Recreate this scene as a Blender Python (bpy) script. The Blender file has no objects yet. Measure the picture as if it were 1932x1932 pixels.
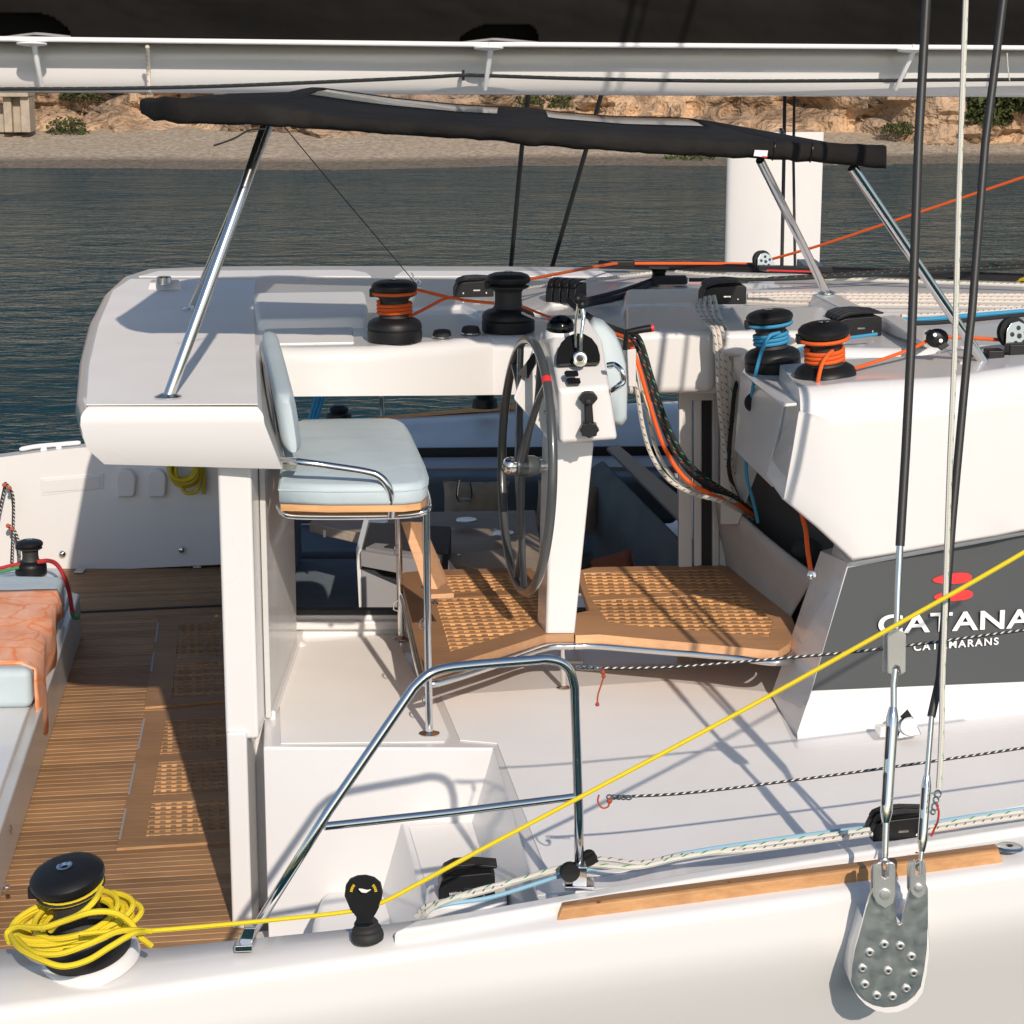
import bpy, bmesh, math, random
from mathutils import Vector, Matrix, noise
random.seed(7)
V = Vector
sc = bpy.context.scene
COL = sc.collection
# ------------------------------------------------------------ camera, sky, sun, exposure
PITCH = math.radians(12.9); F = 4000.0; CZ = 4.8; HALF = 966.0
cam_d = bpy.data.cameras.new('camera'); cam = bpy.data.objects.new('camera', cam_d); COL.objects.link(cam)
cam.location = (0, 0, CZ); cam.rotation_euler = (math.radians(90) - PITCH, 0, 0)
cam_d.sensor_width = 36; cam_d.lens = 36 * F / (2 * HALF); cam_d.clip_end = 3000; cam_d.clip_start = 0.05
sc.camera = cam
w = bpy.data.worlds.new('World'); sc.world = w; w.use_nodes = True
SUN = V((0.25, -0.97, 0)).normalized() * math.cos(math.radians(29.8)); SUN.z = math.sin(math.radians(29.8))
nt = w.node_tree; sky = nt.nodes.new('ShaderNodeTexSky'); sky.sky_type = 'NISHITA'; sky.sun_disc = False
sky.sun_elevation = math.radians(29.8); sky.sun_rotation = math.atan2(SUN.x, SUN.y)
sky.air_density = 1.0; sky.dust_density = 0.6; sky.ozone_density = 1.0
bg = nt.nodes['Background']; bg.inputs[1].default_value = 0.125
nt.links.new(sky.outputs[0], bg.inputs[0])
sl = bpy.data.lights.new('sun', 'SUN'); sl.energy = 3.85; sl.angle = math.radians(0.55); sl.color = (1.0, 0.88, 0.755)
so = bpy.data.objects.new('sun', sl); COL.objects.link(so); so.rotation_euler = (-SUN).to_track_quat('-Z', 'Y').to_euler()
sc.view_settings.view_transform = 'Standard'; sc.view_settings.look = 'None'
sc.view_settings.exposure = 0.0; sc.view_settings.gamma = 1
sc.render.engine = 'CYCLES'; sc.render.resolution_x = 1024; sc.render.resolution_y = 1024
sc.cycles.max_bounces = 8; sc.cycles.transparent_max_bounces = 12
sc.cycles.caustics_reflective = False; sc.cycles.caustics_refractive = False
# ------------------------------------------------------------ measuring: a direction of sight met with a depth or a height
CP, SP = math.cos(PITCH), math.sin(PITCH)
def Q(u, v, Y=None, Z=None):
    a = (u - HALF) / F; b = (HALF - v) / F
    d = V((a, CP + b * SP, -SP + b * CP))
    t = Y / d.y if Y is not None else (Z - CZ) / d.z
    return V((0, 0, CZ)) + d * t
def QS(l, Y=None, Z=None): return [Q(p[0], p[1], p[2] if len(p) > 2 else Y, Z if len(p) < 3 else None) for p in l]
def pxm(p):                                   # pixels per metre at a point
    return F / (p.y * CP + (CZ - p.z) * SP)
# ------------------------------------------------------------ mesh builders
class MB:
    def __init__(s): s.v = []; s.f = []; s.uv = []
    def add(s, vs, fs, uvs=None):
        o = len(s.v); s.v += [V(p) for p in vs]; s.f += [tuple(i + o for i in f) for f in fs]
        s.uv += uvs if uvs else [None] * len(fs); return s
def frame(rz=0, rx=0, ry=0): return (Matrix.Rotation(rz, 3, 'Z') @ Matrix.Rotation(ry, 3, 'Y') @ Matrix.Rotation(rx, 3, 'X'))
def shrink(p, k, dz):
    n = len(p); out = []; ar = sum(p[i - 1].x * p[i].y - p[i].x * p[i - 1].y for i in range(n)); s = 1 if ar > 0 else -1
    for i, q in enumerate(p):
        a = (q - p[i - 1]); b = (p[(i + 1) % n] - q); a.z = b.z = 0; a.normalize(); b.normalize()
        na, nb_ = V((-a.y, a.x, 0)), V((-b.y, b.x, 0)); h = (na + nb_); h = h.normalized() if h.length > 1e-6 else na
        out.append(q + h * (s * k / max(.5, h.dot(na))) + V((0, 0, dz)))
    return out
def box(m, c, s, R=None):
    R = R or Matrix.Identity(3); h = V(s) / 2; c = V(c)
    vs = [c + R @ V((x * h.x, y * h.y, z * h.z)) for x in (-1, 1) for y in (-1, 1) for z in (-1, 1)]
    m.add(vs, [(0, 1, 3, 2), (4, 6, 7, 5), (0, 4, 5, 1), (2, 3, 7, 6), (0, 2, 6, 4), (1, 5, 7, 3)]); return m
def hexa(m, a, b):                             # two quads joined to a solid
    m.add(list(a) + list(b), [(0, 1, 2, 3), (7, 6, 5, 4)] + [(i, i + 4, (i + 1) % 4 + 4, (i + 1) % 4) for i in range(4)]); return m
def prism(m, poly, vec):
    n = len(poly); vec = V(vec)
    m.add(list(poly) + [V(p) + vec for p in poly], [tuple(range(n)), tuple(range(2 * n - 1, n - 1, -1))] + [(i, i + n, (i + 1) % n + n, (i + 1) % n) for i in range(n)]); return m
def loft(m, rings, closed=True, caps=True):
    n = len(rings[0]); vs = [p for r in rings for p in r]; fs = []
    for k in range(len(rings) - 1):
        for i in range(n if closed else n - 1):
            j = (i + 1) % n; fs.append((k * n + i, k * n + j, (k + 1) * n + j, (k + 1) * n + i))
    if caps and closed: fs += [tuple(range(n)), tuple(reversed(range((len(rings) - 1) * n, len(rings) * n)))]
    m.add(vs, fs); return m
def curve(pts, k=8, closed=False):             # Catmull-Rom
    pts = [V(p) for p in pts]; n = len(pts); out = []
    if n < 3: return pts
    for i in range(n if closed else n - 1):
        g = lambda j: pts[j % n] if closed else (pts[j] if 0 <= j < n else (pts[0] * 2 - pts[1] if j < 0 else pts[-1] * 2 - pts[-2]))
        p0, p1, p2, p3 = g(i - 1), g(i), g(i + 1), g(i + 2)
        for q in range(k):
            t = q / k; out.append(0.5 * ((2 * p1) + (p2 - p0) * t + (2 * p0 - 5 * p1 + 4 * p2 - p3) * t * t + (3 * p1 - p0 - 3 * p2 + p3) * t ** 3))
    if not closed: out.append(pts[-1])
    return out
def tube(m, pts, r, n=8, closed=False, caps=True, flat=1.0):
    pts = [V(p) for p in pts]; N = len(pts); rings = []; L = [0.0]
    t0 = (pts[1] - pts[0]).normalized(); up = V((0, 0, 1)) if abs(t0.z) < 0.9 else V((1, 0, 0))
    nrm = (up - t0 * up.dot(t0)).normalized()
    for i in range(N):
        a = pts[(i - 1) % N] if closed or i > 0 else pts[i]; b = pts[(i + 1) % N] if closed or i < N - 1 else pts[i]
        t = (b - a).normalized(); nrm = (nrm - t * nrm.dot(t))
        nrm = nrm.normalized() if nrm.length > 1e-6 else t.orthogonal().normalized()
        bi = t.cross(nrm); rr = r[i] if isinstance(r, (list, tuple)) else r
        rings.append([pts[i] + (nrm * math.cos(2 * math.pi * j / n) * flat + bi * math.sin(2 * math.pi * j / n)) * rr for j in range(n)])
        if i: L.append(L[-1] + (pts[i] - pts[i - 1]).length)
    vs = [p for q in rings for p in q]; fs = []; uvs = []
    for k in range(N if closed else N - 1):
        k2 = (k + 1) % N; l2 = L[k2] if k2 else L[-1] + 0.01
        for i in range(n):
            j = (i + 1) % n; fs.append((k * n + i, k * n + j, k2 * n + j, k2 * n + i))
            uvs.append([(i / n, L[k]), ((i + 1) / n, L[k]), ((i + 1) / n, l2), (i / n, l2)])
    if caps and not closed:
        fs += [tuple(reversed(range(n))), tuple(range((N - 1) * n, N * n))]; uvs += [None, None]
    m.add(vs, fs, uvs); return m
def lathe(m, prof, o, ax=(0, 0, 1), n=32, sc_=1.0):
    o = V(o); ax = V(ax).normalized(); x = ax.orthogonal().normalized(); y = ax.cross(x)
    vs = []; fs = []; k = 0; idx = []
    for r, z in prof:
        if r < 1e-6: vs.append(o + ax * z * sc_); idx.append((len(vs) - 1,))
        else:
            idx.append(tuple(range(len(vs), len(vs) + n)))
            vs += [o + ax * z * sc_ + (x * math.cos(2 * math.pi * j / n) + y * math.sin(2 * math.pi * j / n)) * r * sc_ for j in range(n)]
    for a, b in zip(idx, idx[1:]):
        for j in range(n):
            q = (j + 1) % n
            if len(a) == 1 and len(b) == 1: continue
            if len(a) == 1: fs.append((a[0], b[q], b[j]))
            elif len(b) == 1: fs.append((a[j], a[q], b[0]))
            else: fs.append((a[j], a[q], b[q], b[j]))
    m.add(vs, fs); return m
def ball(m, c, r, n=14, s=(1, 1, 1)):
    c = V(c); vs = [c + V((0, 0, -r * s[2]))]; R = n // 2
    for i in range(1, R):
        a = math.pi * i / R - math.pi / 2
        vs += [c + V((math.cos(a) * math.cos(2 * math.pi * j / n) * r * s[0], math.cos(a) * math.sin(2 * math.pi * j / n) * r * s[1], math.sin(a) * r * s[2])) for j in range(n)]
    vs.append(c + V((0, 0, r * s[2]))); fs = [(0, 1 + (j + 1) % n, 1 + j) for j in range(n)]
    for i in range(R - 2):
        for j in range(n): q = (j + 1) % n; fs.append((1 + i * n + j, 1 + i * n + q, 1 + (i + 1) * n + q, 1 + (i + 1) * n + j))
    b = 1 + (R - 2) * n; fs += [(b + j, b + (j + 1) % n, len(vs) - 1) for j in range(n)]
    m.add(vs, fs); return m
OFF = {}
def build(name, m, mat, parent=None, bev=0, seg=3, ang=38, recalc=True, sub=0, wn=False):
    if parent is not None: off = OFF[parent]
    else:
        xs = [p.x for p in m.v]; ys = [p.y for p in m.v]; off = V(((min(xs) + max(xs)) / 2, (min(ys) + max(ys)) / 2, min(p.z for p in m.v)))
    me = bpy.data.meshes.new(name)
    me.from_pydata([p - off for p in m.v], [], m.f)
    if any(m.uv):
        ul = me.uv_layers.new(name='UV'); k = 0
        for f, uv in zip(m.f, m.uv):
            for q in range(len(f)):
                if uv: ul.data[k].uv = uv[q]
                k += 1
    if recalc:
        b = bmesh.new(); b.from_mesh(me); bmesh.ops.recalc_face_normals(b, faces=b.faces); b.to_mesh(me); b.free()
    me.polygons.foreach_set('use_smooth', [True] * len(me.polygons))
    if not bev and ang < 180: me.set_sharp_from_angle(angle=math.radians(ang))
    me.materials.append(mat)
    o = bpy.data.objects.new(name, me); COL.objects.link(o)
    if parent is not None: o.parent = parent; OFF[o] = off
    else: o.location = off; OFF[o] = off
    if bev:
        md = o.modifiers.new('bevel', 'BEVEL'); md.width = bev; md.segments = seg; md.limit_method = 'ANGLE'; md.angle_limit = math.radians(28); md.harden_normals = True
    if wn:
        md = o.modifiers.new('wn', 'WEIGHTED_NORMAL'); md.keep_sharp = True; md.weight = 80
    if sub:
        md = o.modifiers.new('sub', 'SUBSURF'); md.levels = sub; md.render_levels = sub
    return o
def tag(o, label=None, cat=None, group=None, kind=None):
    if label: o['label'] = label
    if cat: o['category'] = cat
    if group: o['group'] = group
    if kind: o['kind'] = kind
    return o
def thing(name, loc, label, cat, group=None):
    o = bpy.data.objects.new(name, None); COL.objects.link(o); o.location = loc; o.empty_display_size = 0.1
    OFF[o] = V(loc); return tag(o, label, cat, group)
def copypart(o, parent, shift):
    c = o.copy(); COL.objects.link(c); c.parent = parent; c.location = V(shift); return c
# ------------------------------------------------------------ materials
def mat(name, base, rough=0.5, metal=0.0, coat=0.0, var=None, vs=5.0, bump=0.0, bs=200.0, bd=0.002, stretch=(1, 1, 1), rvar=0.0, spec=0.5, sheen=0.0, det=4, vlo=.35, vhi=.65):
    m = bpy.data.materials.new(name); m.use_nodes = True; n = m.node_tree.nodes; l = m.node_tree.links; p = n['Principled BSDF']
    p.inputs['Base Color'].default_value = (*base, 1); p.inputs['Roughness'].default_value = rough; p.inputs['Metallic'].default_value = metal
    p.inputs['Coat Weight'].default_value = coat; p.inputs['Coat Roughness'].default_value = 0.06; p.inputs['Specular IOR Level'].default_value = spec
    p.inputs['Sheen Weight'].default_value = sheen
    if var or bump or rvar:
        tc = n.new('ShaderNodeTexCoord'); mp = n.new('ShaderNodeMapping'); mp.inputs['Scale'].default_value = stretch; l.new(tc.outputs['Object'], mp.inputs[0])
    if var or rvar:
        t = n.new('ShaderNodeTexNoise'); t.inputs['Scale'].default_value = vs; t.inputs['Detail'].default_value = det; l.new(mp.outputs[0], t.inputs['Vector'])
    if var:
        r = n.new('ShaderNodeValToRGB'); r.color_ramp.elements[0].color = (*base, 1); r.color_ramp.elements[1].color = (*var, 1)
        r.color_ramp.elements[0].position = vlo; r.color_ramp.elements[1].position = vhi
        l.new(t.outputs['Fac'], r.inputs[0]); l.new(r.outputs[0], p.inputs['Base Color'])
    if rvar:
        mr = n.new('ShaderNodeMapRange'); mr.inputs[3].default_value = max(0, rough - rvar); mr.inputs[4].default_value = rough + rvar
        l.new(t.outputs['Fac'], mr.inputs[0]); l.new(mr.outputs[0], p.inputs['Roughness'])
    if bump:
        t2 = n.new('ShaderNodeTexNoise'); t2.inputs['Scale'].default_value = bs; t2.inputs['Detail'].default_value = 3; l.new(mp.outputs[0], t2.inputs['Vector'])
        b = n.new('ShaderNodeBump'); b.inputs['Strength'].default_value = bump; b.inputs['Distance'].default_value = bd
        l.new(t2.outputs['Fac'], b.inputs['Height']); l.new(b.outputs[0], p.inputs['Normal'])
    return m
def rope_mat(name, base, fleck=None, fleck2=None, pitch=0.03, fs=(.18, .32)):
    m = mat(name, base, 0.75); n = m.node_tree.nodes; l = m.node_tree.links; p = n['Principled BSDF']
    uv = n.new('ShaderNodeUVMap'); sx = n.new('ShaderNodeSeparateXYZ'); l.new(uv.outputs[0], sx.inputs[0])
    def math_(op, a, b=None, c=None):
        q = n.new('ShaderNodeMath'); q.operation = op
        for i, x in enumerate((a, b, c)):
            if x is None: continue
            if isinstance(x, (int, float)): q.inputs[i].default_value = x
            else: l.new(x, q.inputs[i])
        return q.outputs[0]
    vv = math_('DIVIDE', sx.outputs[1], 0.008)
    d1 = math_('SINE', math_('MULTIPLY', math_('ADD', math_('MULTIPLY', sx.outputs[0], 3.0), vv), 6.283))
    d2 = math_('SINE', math_('MULTIPLY', math_('SUBTRACT', math_('MULTIPLY', sx.outputs[0], 3.0), vv), 6.283))
    h = math_('MULTIPLY', d1, d2)
    b = n.new('ShaderNodeBump'); b.inputs['Strength'].default_value = 0.6; b.inputs['Distance'].default_value = 0.001
    l.new(h, b.inputs['Height']); l.new(b.outputs[0], p.inputs['Normal'])
    dark = n.new('ShaderNodeMixRGB'); dark.blend_type = 'MULTIPLY'; dark.inputs[0].default_value = 0.25; dark.inputs[1].default_value = (*base, 1)
    l.new(math_('ADD', math_('MULTIPLY', h, 0.4), 0.6), dark.inputs[2]); col = dark.outputs[0]
    for i, fc in enumerate((fleck, fleck2)):
        if not fc: continue
        a = math_('FRACT', math_('ADD', math_('ADD', math_('MULTIPLY', sx.outputs[0], 2.0), math_('DIVIDE', sx.outputs[1], pitch)), 0.5 * i))
        bb = math_('FRACT', math_('ADD', math_('MULTIPLY', sx.outputs[0], 2.0), 0.25 * i))
        msk = math_('MULTIPLY', math_('LESS_THAN', a, fs[0]), math_('LESS_THAN', bb, fs[1]))
        mx = n.new('ShaderNodeMixRGB'); l.new(msk, mx.inputs[0]); l.new(col, mx.inputs[1]); mx.inputs[2].default_value = (*fc, 1); col = mx.outputs[0]
    l.new(col, p.inputs['Base Color']); return m
def wood_mat(name, c1, c2, axis='X', rough=0.6, sc1=1.0, grey=None):
    m = bpy.data.materials.new(name); m.use_nodes = True; n = m.node_tree.nodes; l = m.node_tree.links; p = n['Principled BSDF']
    tc = n.new('ShaderNodeTexCoord'); mp = n.new('ShaderNodeMapping'); l.new(tc.outputs['Object'], mp.inputs[0])
    oi = n.new('ShaderNodeObjectInfo')
    mp.inputs['Scale'].default_value = (2.5, 60, 60) if axis == 'X' else (60, 2.5, 60)
    vm = n.new('ShaderNodeVectorMath'); vm.operation = 'ADD'; l.new(mp.outputs[0], vm.inputs[0])
    cx = n.new('ShaderNodeMath'); cx.operation = 'MULTIPLY'; cx.inputs[1].default_value = 37; l.new(oi.outputs['Random'], cx.inputs[0]); l.new(cx.outputs[0], vm.inputs[1])
    t = n.new('ShaderNodeTexNoise'); t.inputs['Scale'].default_value = sc1; t.inputs['Detail'].default_value = 5; t.inputs['Roughness'].default_value = .65; l.new(vm.outputs[0], t.inputs['Vector'])
    r = n.new('ShaderNodeValToRGB'); r.color_ramp.elements[0].color = (*c1, 1); r.color_ramp.elements[1].color = (*c2, 1); r.color_ramp.elements[0].position = .3; r.color_ramp.elements[1].position = .7
    l.new(t.outputs['Fac'], r.inputs[0])
    hv = n.new('ShaderNodeHueSaturation'); mr = n.new('ShaderNodeMapRange'); mr.inputs[3].default_value = .76; mr.inputs[4].default_value = 1.18
    l.new(oi.outputs['Random'], mr.inputs[0]); l.new(mr.outputs[0], hv.inputs['Value']); l.new(r.outputs[0], hv.inputs['Color'])
    t3 = n.new('ShaderNodeTexNoise'); t3.inputs['Scale'].default_value = 2.2; t3.inputs['Detail'].default_value = 5; l.new(tc.outputs['Object'], t3.inputs['Vector'])
    mx = n.new('ShaderNodeMixRGB'); mx.blend_type = 'MULTIPLY'; r3 = n.new('ShaderNodeValToRGB'); r3.color_ramp.elements[0].color = (.72, .70, .68, 1); r3.color_ramp.elements[0].position = .38; r3.color_ramp.elements[1].position = .6
    l.new(t3.outputs['Fac'], r3.inputs[0]); mx.inputs[0].default_value = .8; l.new(hv.outputs[0], mx.inputs[1]); l.new(r3.outputs[0], mx.inputs[2])
    ge = n.new('ShaderNodeNewGeometry'); sz_ = n.new('ShaderNodeSeparateXYZ'); l.new(ge.outputs['Normal'], sz_.inputs[0])
    mz = n.new('ShaderNodeMapRange'); mz.inputs[1].default_value = .6; mz.inputs[2].default_value = .9; l.new(sz_.outputs[2], mz.inputs[0])
    wx = n.new('ShaderNodeMixRGB'); wx.blend_type = 'MULTIPLY'; l.new(mz.outputs[0], wx.inputs[0]); l.new(mx.outputs[0], wx.inputs[1]); wx.inputs[2].default_value = (.66, .64, .62, 1)   # tops tinted darker than sides: the sun's contrast put into the colour
    l.new(wx.outputs[0], p.inputs['Base Color']); p.inputs['Roughness'].default_value = rough
    b = n.new('ShaderNodeBump'); b.inputs['Strength'].default_value = .35; b.inputs['Distance'].default_value = .001; l.new(t.outputs['Fac'], b.inputs['Height']); l.new(b.outputs[0], p.inputs['Normal'])
    return m
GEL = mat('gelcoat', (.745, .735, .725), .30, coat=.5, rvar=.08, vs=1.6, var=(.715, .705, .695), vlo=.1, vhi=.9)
GELG = mat('gelcoat_grey_and_shaded', (.60, .60, .59), .4, coat=.3, var=(.55, .55, .54), vs=4)  # real grey gelcoat; also white gelcoat with shade put into the colour
SKID = mat('nonskid', (.88, .855, .82), .75, var=(.84, .815, .78), vs=2.5, bump=.5, bs=420, bd=.0012)
TEAK = wood_mat('teak', (.56, .305, .155), (.68, .385, .20), 'X')
TEAKY = wood_mat('teak_cross', (.62, .32, .13), (.76, .42, .18), 'Y')  # brighter copy of teak: sunlight on the bar fronts put into the colour
TEAKF = wood_mat('teak_floor', (.46, .25, .11), (.62, .37, .18), 'X', .7)
TEAKR = wood_mat('teak_rail', (.60, .30, .12), (.78, .44, .20), 'X', .55)
CAULK = mat('caulk', (.02, .02, .02), .8)
CHROME = mat('stainless', (.78, .77, .75), .10, 1.0, rvar=.05, vs=30)
CHROMEL = mat('awning_leg_steel', (.80, .78, .75), .20, 1.0)
STEEL = mat('brushed_steel', (.66, .66, .65), .24, 1.0, rvar=.05, vs=14)
BLK = mat('black_plastic', (.009, .009, .010), .42, spec=.35, rvar=.1, vs=40)
BLKA = mat('black_anodised', (.009, .009, .010), .45, spec=.35, rvar=.10, vs=25)
RUB = mat('black_rubber', (.02, .02, .02), .7)
FAB = mat('black_canvas', (.011, .0103, .010), .92, spec=.2, var=(.020, .0185, .0175), vs=3.5, bump=.5, bs=14, bd=.012)
BAG = mat('sail_cover_cloth', (.0085, .0075, .0068), .92, spec=.2, var=(.013, .0115, .0105), vs=1.4, bump=.8, bs=3.5, bd=.05, stretch=(1, 1, .5))
SHROUD = mat('shroud_sleeve', (.022, .021, .021), .5, bump=.3, bs=90, bd=.001)
CUSH = mat('pale_blue_vinyl', (.50, .585, .62), .62, var=(.46, .545, .58), vs=3, bump=.5, bs=7, bd=.014)
SOFA = mat('blue_grey_cloth', (.15, .185, .215), .9, var=(.12, .15, .18), vs=6, bump=.3, bs=300, bd=.001)
CANV = mat('grey_white_canvas', (.50, .48, .46), .8, bump=.4, bs=12, bd=.01, var=(.44, .42, .40), vs=4)
PANEL = mat('charcoal_panel', (.058, .062, .066), .45, rvar=.05, vs=6)
RED = mat('red_print', (.75, .03, .03), .5)
WHITEP = mat('white_print', (.82, .82, .82), .5)
YELP = mat('yellow_print', (.75, .5, .03), .5)
GREYW = mat('grey_wheel', (.060, .066, .068), .28, coat=.4)
DARK = mat('dark_lining', (.02, .02, .022), .6)
GRYLAM = mat('grey_laminate', (.30, .29, .30), .5)
TABLE = wood_mat('table_oak', (.40, .33, .26), (.50, .42, .34), 'X', .55)
FAB.node_tree.nodes['Bump'].inputs['Distance'].default_value = .02
BEIGE = mat('beige_linen', (.40, .34, .27), .9, var=(.34, .29, .23), vs=20, bump=.3, bs=150, bd=.002)
TOWEL = mat('orange_towel', (.92, .52, .36), .95, var=(.86, .36, .19), vs=11, bump=.5, bs=45, bd=.004, stretch=(1, .4, 1))
def stitched(m, col):
    n = m.node_tree.nodes; l = m.node_tree.links; p = n['Principled BSDF']; tc = n.new('ShaderNodeTexCoord'); t = n.new('ShaderNodeTexNoise'); t.inputs['Scale'].default_value = 5; l.new(tc.outputs['Object'], t.inputs['Vector'])
    a = n.new('ShaderNodeVectorMath'); a.operation = 'SCALE'; a.inputs[3].default_value = .22; l.new(t.outputs['Color'], a.inputs[0]); b = n.new('ShaderNodeVectorMath'); b.operation = 'ADD'; l.new(tc.outputs['Object'], b.inputs[0]); l.new(a.outputs[0], b.inputs[1])
    v = n.new('ShaderNodeTexVoronoi'); v.feature = 'DISTANCE_TO_EDGE'; v.inputs['Scale'].default_value = 5.5; l.new(b.outputs[0], v.inputs['Vector']); lt = n.new('ShaderNodeMapRange'); lt.inputs[1].default_value = .02; lt.inputs[2].default_value = .05; lt.inputs[3].default_value = .75; lt.inputs[4].default_value = 0; l.new(v.outputs['Distance'], lt.inputs[0])
    mx = n.new('ShaderNodeMixRGB'); l.new(lt.outputs[0], mx.inputs[0]); l.new(p.inputs['Base Color'].links[0].from_socket, mx.inputs[1]); mx.inputs[2].default_value = (*col, 1); l.new(mx.outputs[0], p.inputs['Base Color'])
stitched(TOWEL, (.90, .24, .07))
KNIT = mat('rust_knit', (.36, .13, .08), .95, bump=.5, bs=80, bd=.004)
CONC = mat('pale_stone', (.42, .35, .27), .9, var=(.33, .28, .22), vs=3, bump=.5, bs=6, bd=.05)
SATIN = mat('satin_steel', (.74, .74, .73), .42, 1.0, rvar=.06, vs=18)
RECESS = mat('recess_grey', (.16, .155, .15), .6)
def glassy(name, tint, ior=1.5):
    m = bpy.data.materials.new(name); m.use_nodes = True; n = m.node_tree.nodes; l = m.node_tree.links; n.remove(n['Principled BSDF'])
    t = n.new('ShaderNodeBsdfTransparent'); t.inputs[0].default_value = (*tint, 1); g = n.new('ShaderNodeBsdfGlossy'); g.inputs['Roughness'].default_value = .08
    f = n.new('ShaderNodeFresnel'); f.inputs[0].default_value = ior; mx = n.new('ShaderNodeMixShader')
    l.new(f.outputs[0], mx.inputs[0]); l.new(t.outputs[0], mx.inputs[1]); l.new(g.outputs[0], mx.inputs[2]); l.new(mx.outputs[0], n['Material Output'].inputs[0]); return m
VINYL = glassy('clear_vinyl', (.86, .87, .88)); GLASS = glassy('drinking_glass', (.96, .97, .97), 1.18); SMOKE = glassy('smoked_dome', (.15, .15, .17))
RY = rope_mat('yellow_rope', (.86, .66, .02)); RYD = rope_mat('coiled_yellow_rope', (.66, .50, .03))
RO = rope_mat('orange_rope', (.86, .13, .015)); RB = rope_mat('blue_rope', (.05, .33, .58)); RLB = rope_mat('pale_blue_rope', (.30, .55, .70))
RW = rope_mat('white_black_rope', (.68, .65, .58), (.05, .05, .05)); RWG = rope_mat('white_green_rope', (.70, .68, .60), (.06, .28, .12), None, .06)
RWR = rope_mat('white_red_rope', (.70, .66, .58), (.55, .08, .05)); RK = rope_mat('black_rope', (.015, .015, .016))
RKG = rope_mat('black_green_rope', (.018, .018, .02), (.05, .42, .20), None, .05, (.12, .26)); RKR = rope_mat('black_red_rope', (.018, .018, .02), (.5, .06, .04), (.05, .4, .2), .05, (.12, .26))
RKW = rope_mat('black_white_rope', (.03, .03, .03), (.70, .70, .66), None, .022, (.36, .46)); RR = rope_mat('red_rope', (.55, .03, .03)); RRD = rope_mat('rust_cord', (.55, .10, .04))
# ------------------------------------------------------------ setting: water, beach, cliff, hill
def water_mat():
    m = bpy.data.materials.new('sea_water'); m.use_nodes = True; n = m.node_tree.nodes; l = m.node_tree.links; n.remove(n['Principled BSDF'])
    tc = n.new('ShaderNodeTexCoord'); prev = None
    pt_ = n.new('ShaderNodeTexNoise'); pt_.inputs['Scale'].default_value = .09; pt_.inputs['Detail'].default_value = 4; mpp = n.new('ShaderNodeMapping'); mpp.inputs['Scale'].default_value = (1, 2.6, 1); l.new(tc.outputs['Object'], mpp.inputs[0]); l.new(mpp.outputs[0], pt_.inputs['Vector'])
    st_ = n.new('ShaderNodeMapRange'); st_.inputs[1].default_value = .35; st_.inputs[2].default_value = .68; st_.inputs[3].default_value = .40; st_.inputs[4].default_value = 1.0; l.new(pt_.outputs['Fac'], st_.inputs[0])
    for s_, d_, st in ((.42, .16, (1, 1.5, 1)), (1.4, .075, (1, 1.7, 1)), (4.6, .026, (1, 1.4, 1))):
        mp = n.new('ShaderNodeMapping'); mp.inputs['Scale'].default_value = st; mp.inputs['Rotation'].default_value = (0, 0, .3 * s_); l.new(tc.outputs['Object'], mp.inputs[0])
        t = n.new('ShaderNodeTexNoise'); t.inputs['Scale'].default_value = s_; t.inputs['Detail'].default_value = 3; t.inputs['Distortion'].default_value = .8; l.new(mp.outputs[0], t.inputs['Vector'])
        b = n.new('ShaderNodeBump'); b.inputs['Distance'].default_value = d_; l.new(st_.outputs[0], b.inputs['Strength']); l.new(t.outputs['Fac'], b.inputs['Height'])
        if prev: l.new(prev, b.inputs['Normal'])
        prev = b.outputs[0]
    df = n.new('ShaderNodeBsdfDiffuse'); df.inputs[0].default_value = (.007, .046, .064, 1); gl = n.new('ShaderNodeBsdfGlossy'); gl.inputs['Roughness'].default_value = .04; gl.inputs['Color'].default_value = (.80, .88, .88, 1)
    fr = n.new('ShaderNodeFresnel'); fr.inputs['IOR'].default_value = 1.33; mx = n.new('ShaderNodeMixShader')
    l.new(prev, gl.inputs['Normal']); l.new(prev, fr.inputs['Normal']); pw_ = n.new('ShaderNodeMath'); pw_.operation = 'POWER'; pw_.inputs[1].default_value = 2.2; l.new(fr.outputs[0], pw_.inputs[0]); l.new(pw_.outputs[0], mx.inputs[0]); l.new(df.outputs[0], mx.inputs[1]); l.new(gl.outputs[0], mx.inputs[2]); l.new(mx.outputs[0], n['Material Output'].inputs[0]); return m
m = MB(); m.add([(-400, -200, 0), (400, -200, 0), (400, 90, 0), (-400, 90, 0)], [(0, 1, 2, 3)]); tag(build('water', m, water_mat()), kind='structure')
def nz(x, y, z=0, o=4): return noise.fractal(V((x, y, z)), 1.0, 2.0, o)
def shoreY(x): return 75 + 1.2 * math.sin(x * .13) + .6 * math.sin(x * .4 + 1) + max(0, x - 12) * .10
def cliffY(x): return shoreY(x) + 7.2 - 4.3 / (1 + math.exp(-(x - 13) * .9))
PEB = mat('beach_pebbles', (.52, .43, .32), .9, var=(.32, .25, .18), vs=5, det=8, bump=1, bs=9, bd=.12)
n_ = PEB.node_tree.nodes; l_ = PEB.node_tree.links
tc = n_.new('ShaderNodeTexCoord'); sx = n_.new('ShaderNodeSeparateXYZ'); l_.new(tc.outputs['Object'], sx.inputs[0])
mr = n_.new('ShaderNodeMapRange'); mr.inputs[1].default_value = .56; mr.inputs[2].default_value = .68; mr.inputs[3].default_value = .40; mr.inputs[4].default_value = 1.0
l_.new(sx.outputs[2], mr.inputs[0]); mx = n_.new('ShaderNodeMixRGB'); mx.blend_type = 'MULTIPLY'; mx.inputs[0].default_value = 1
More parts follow.
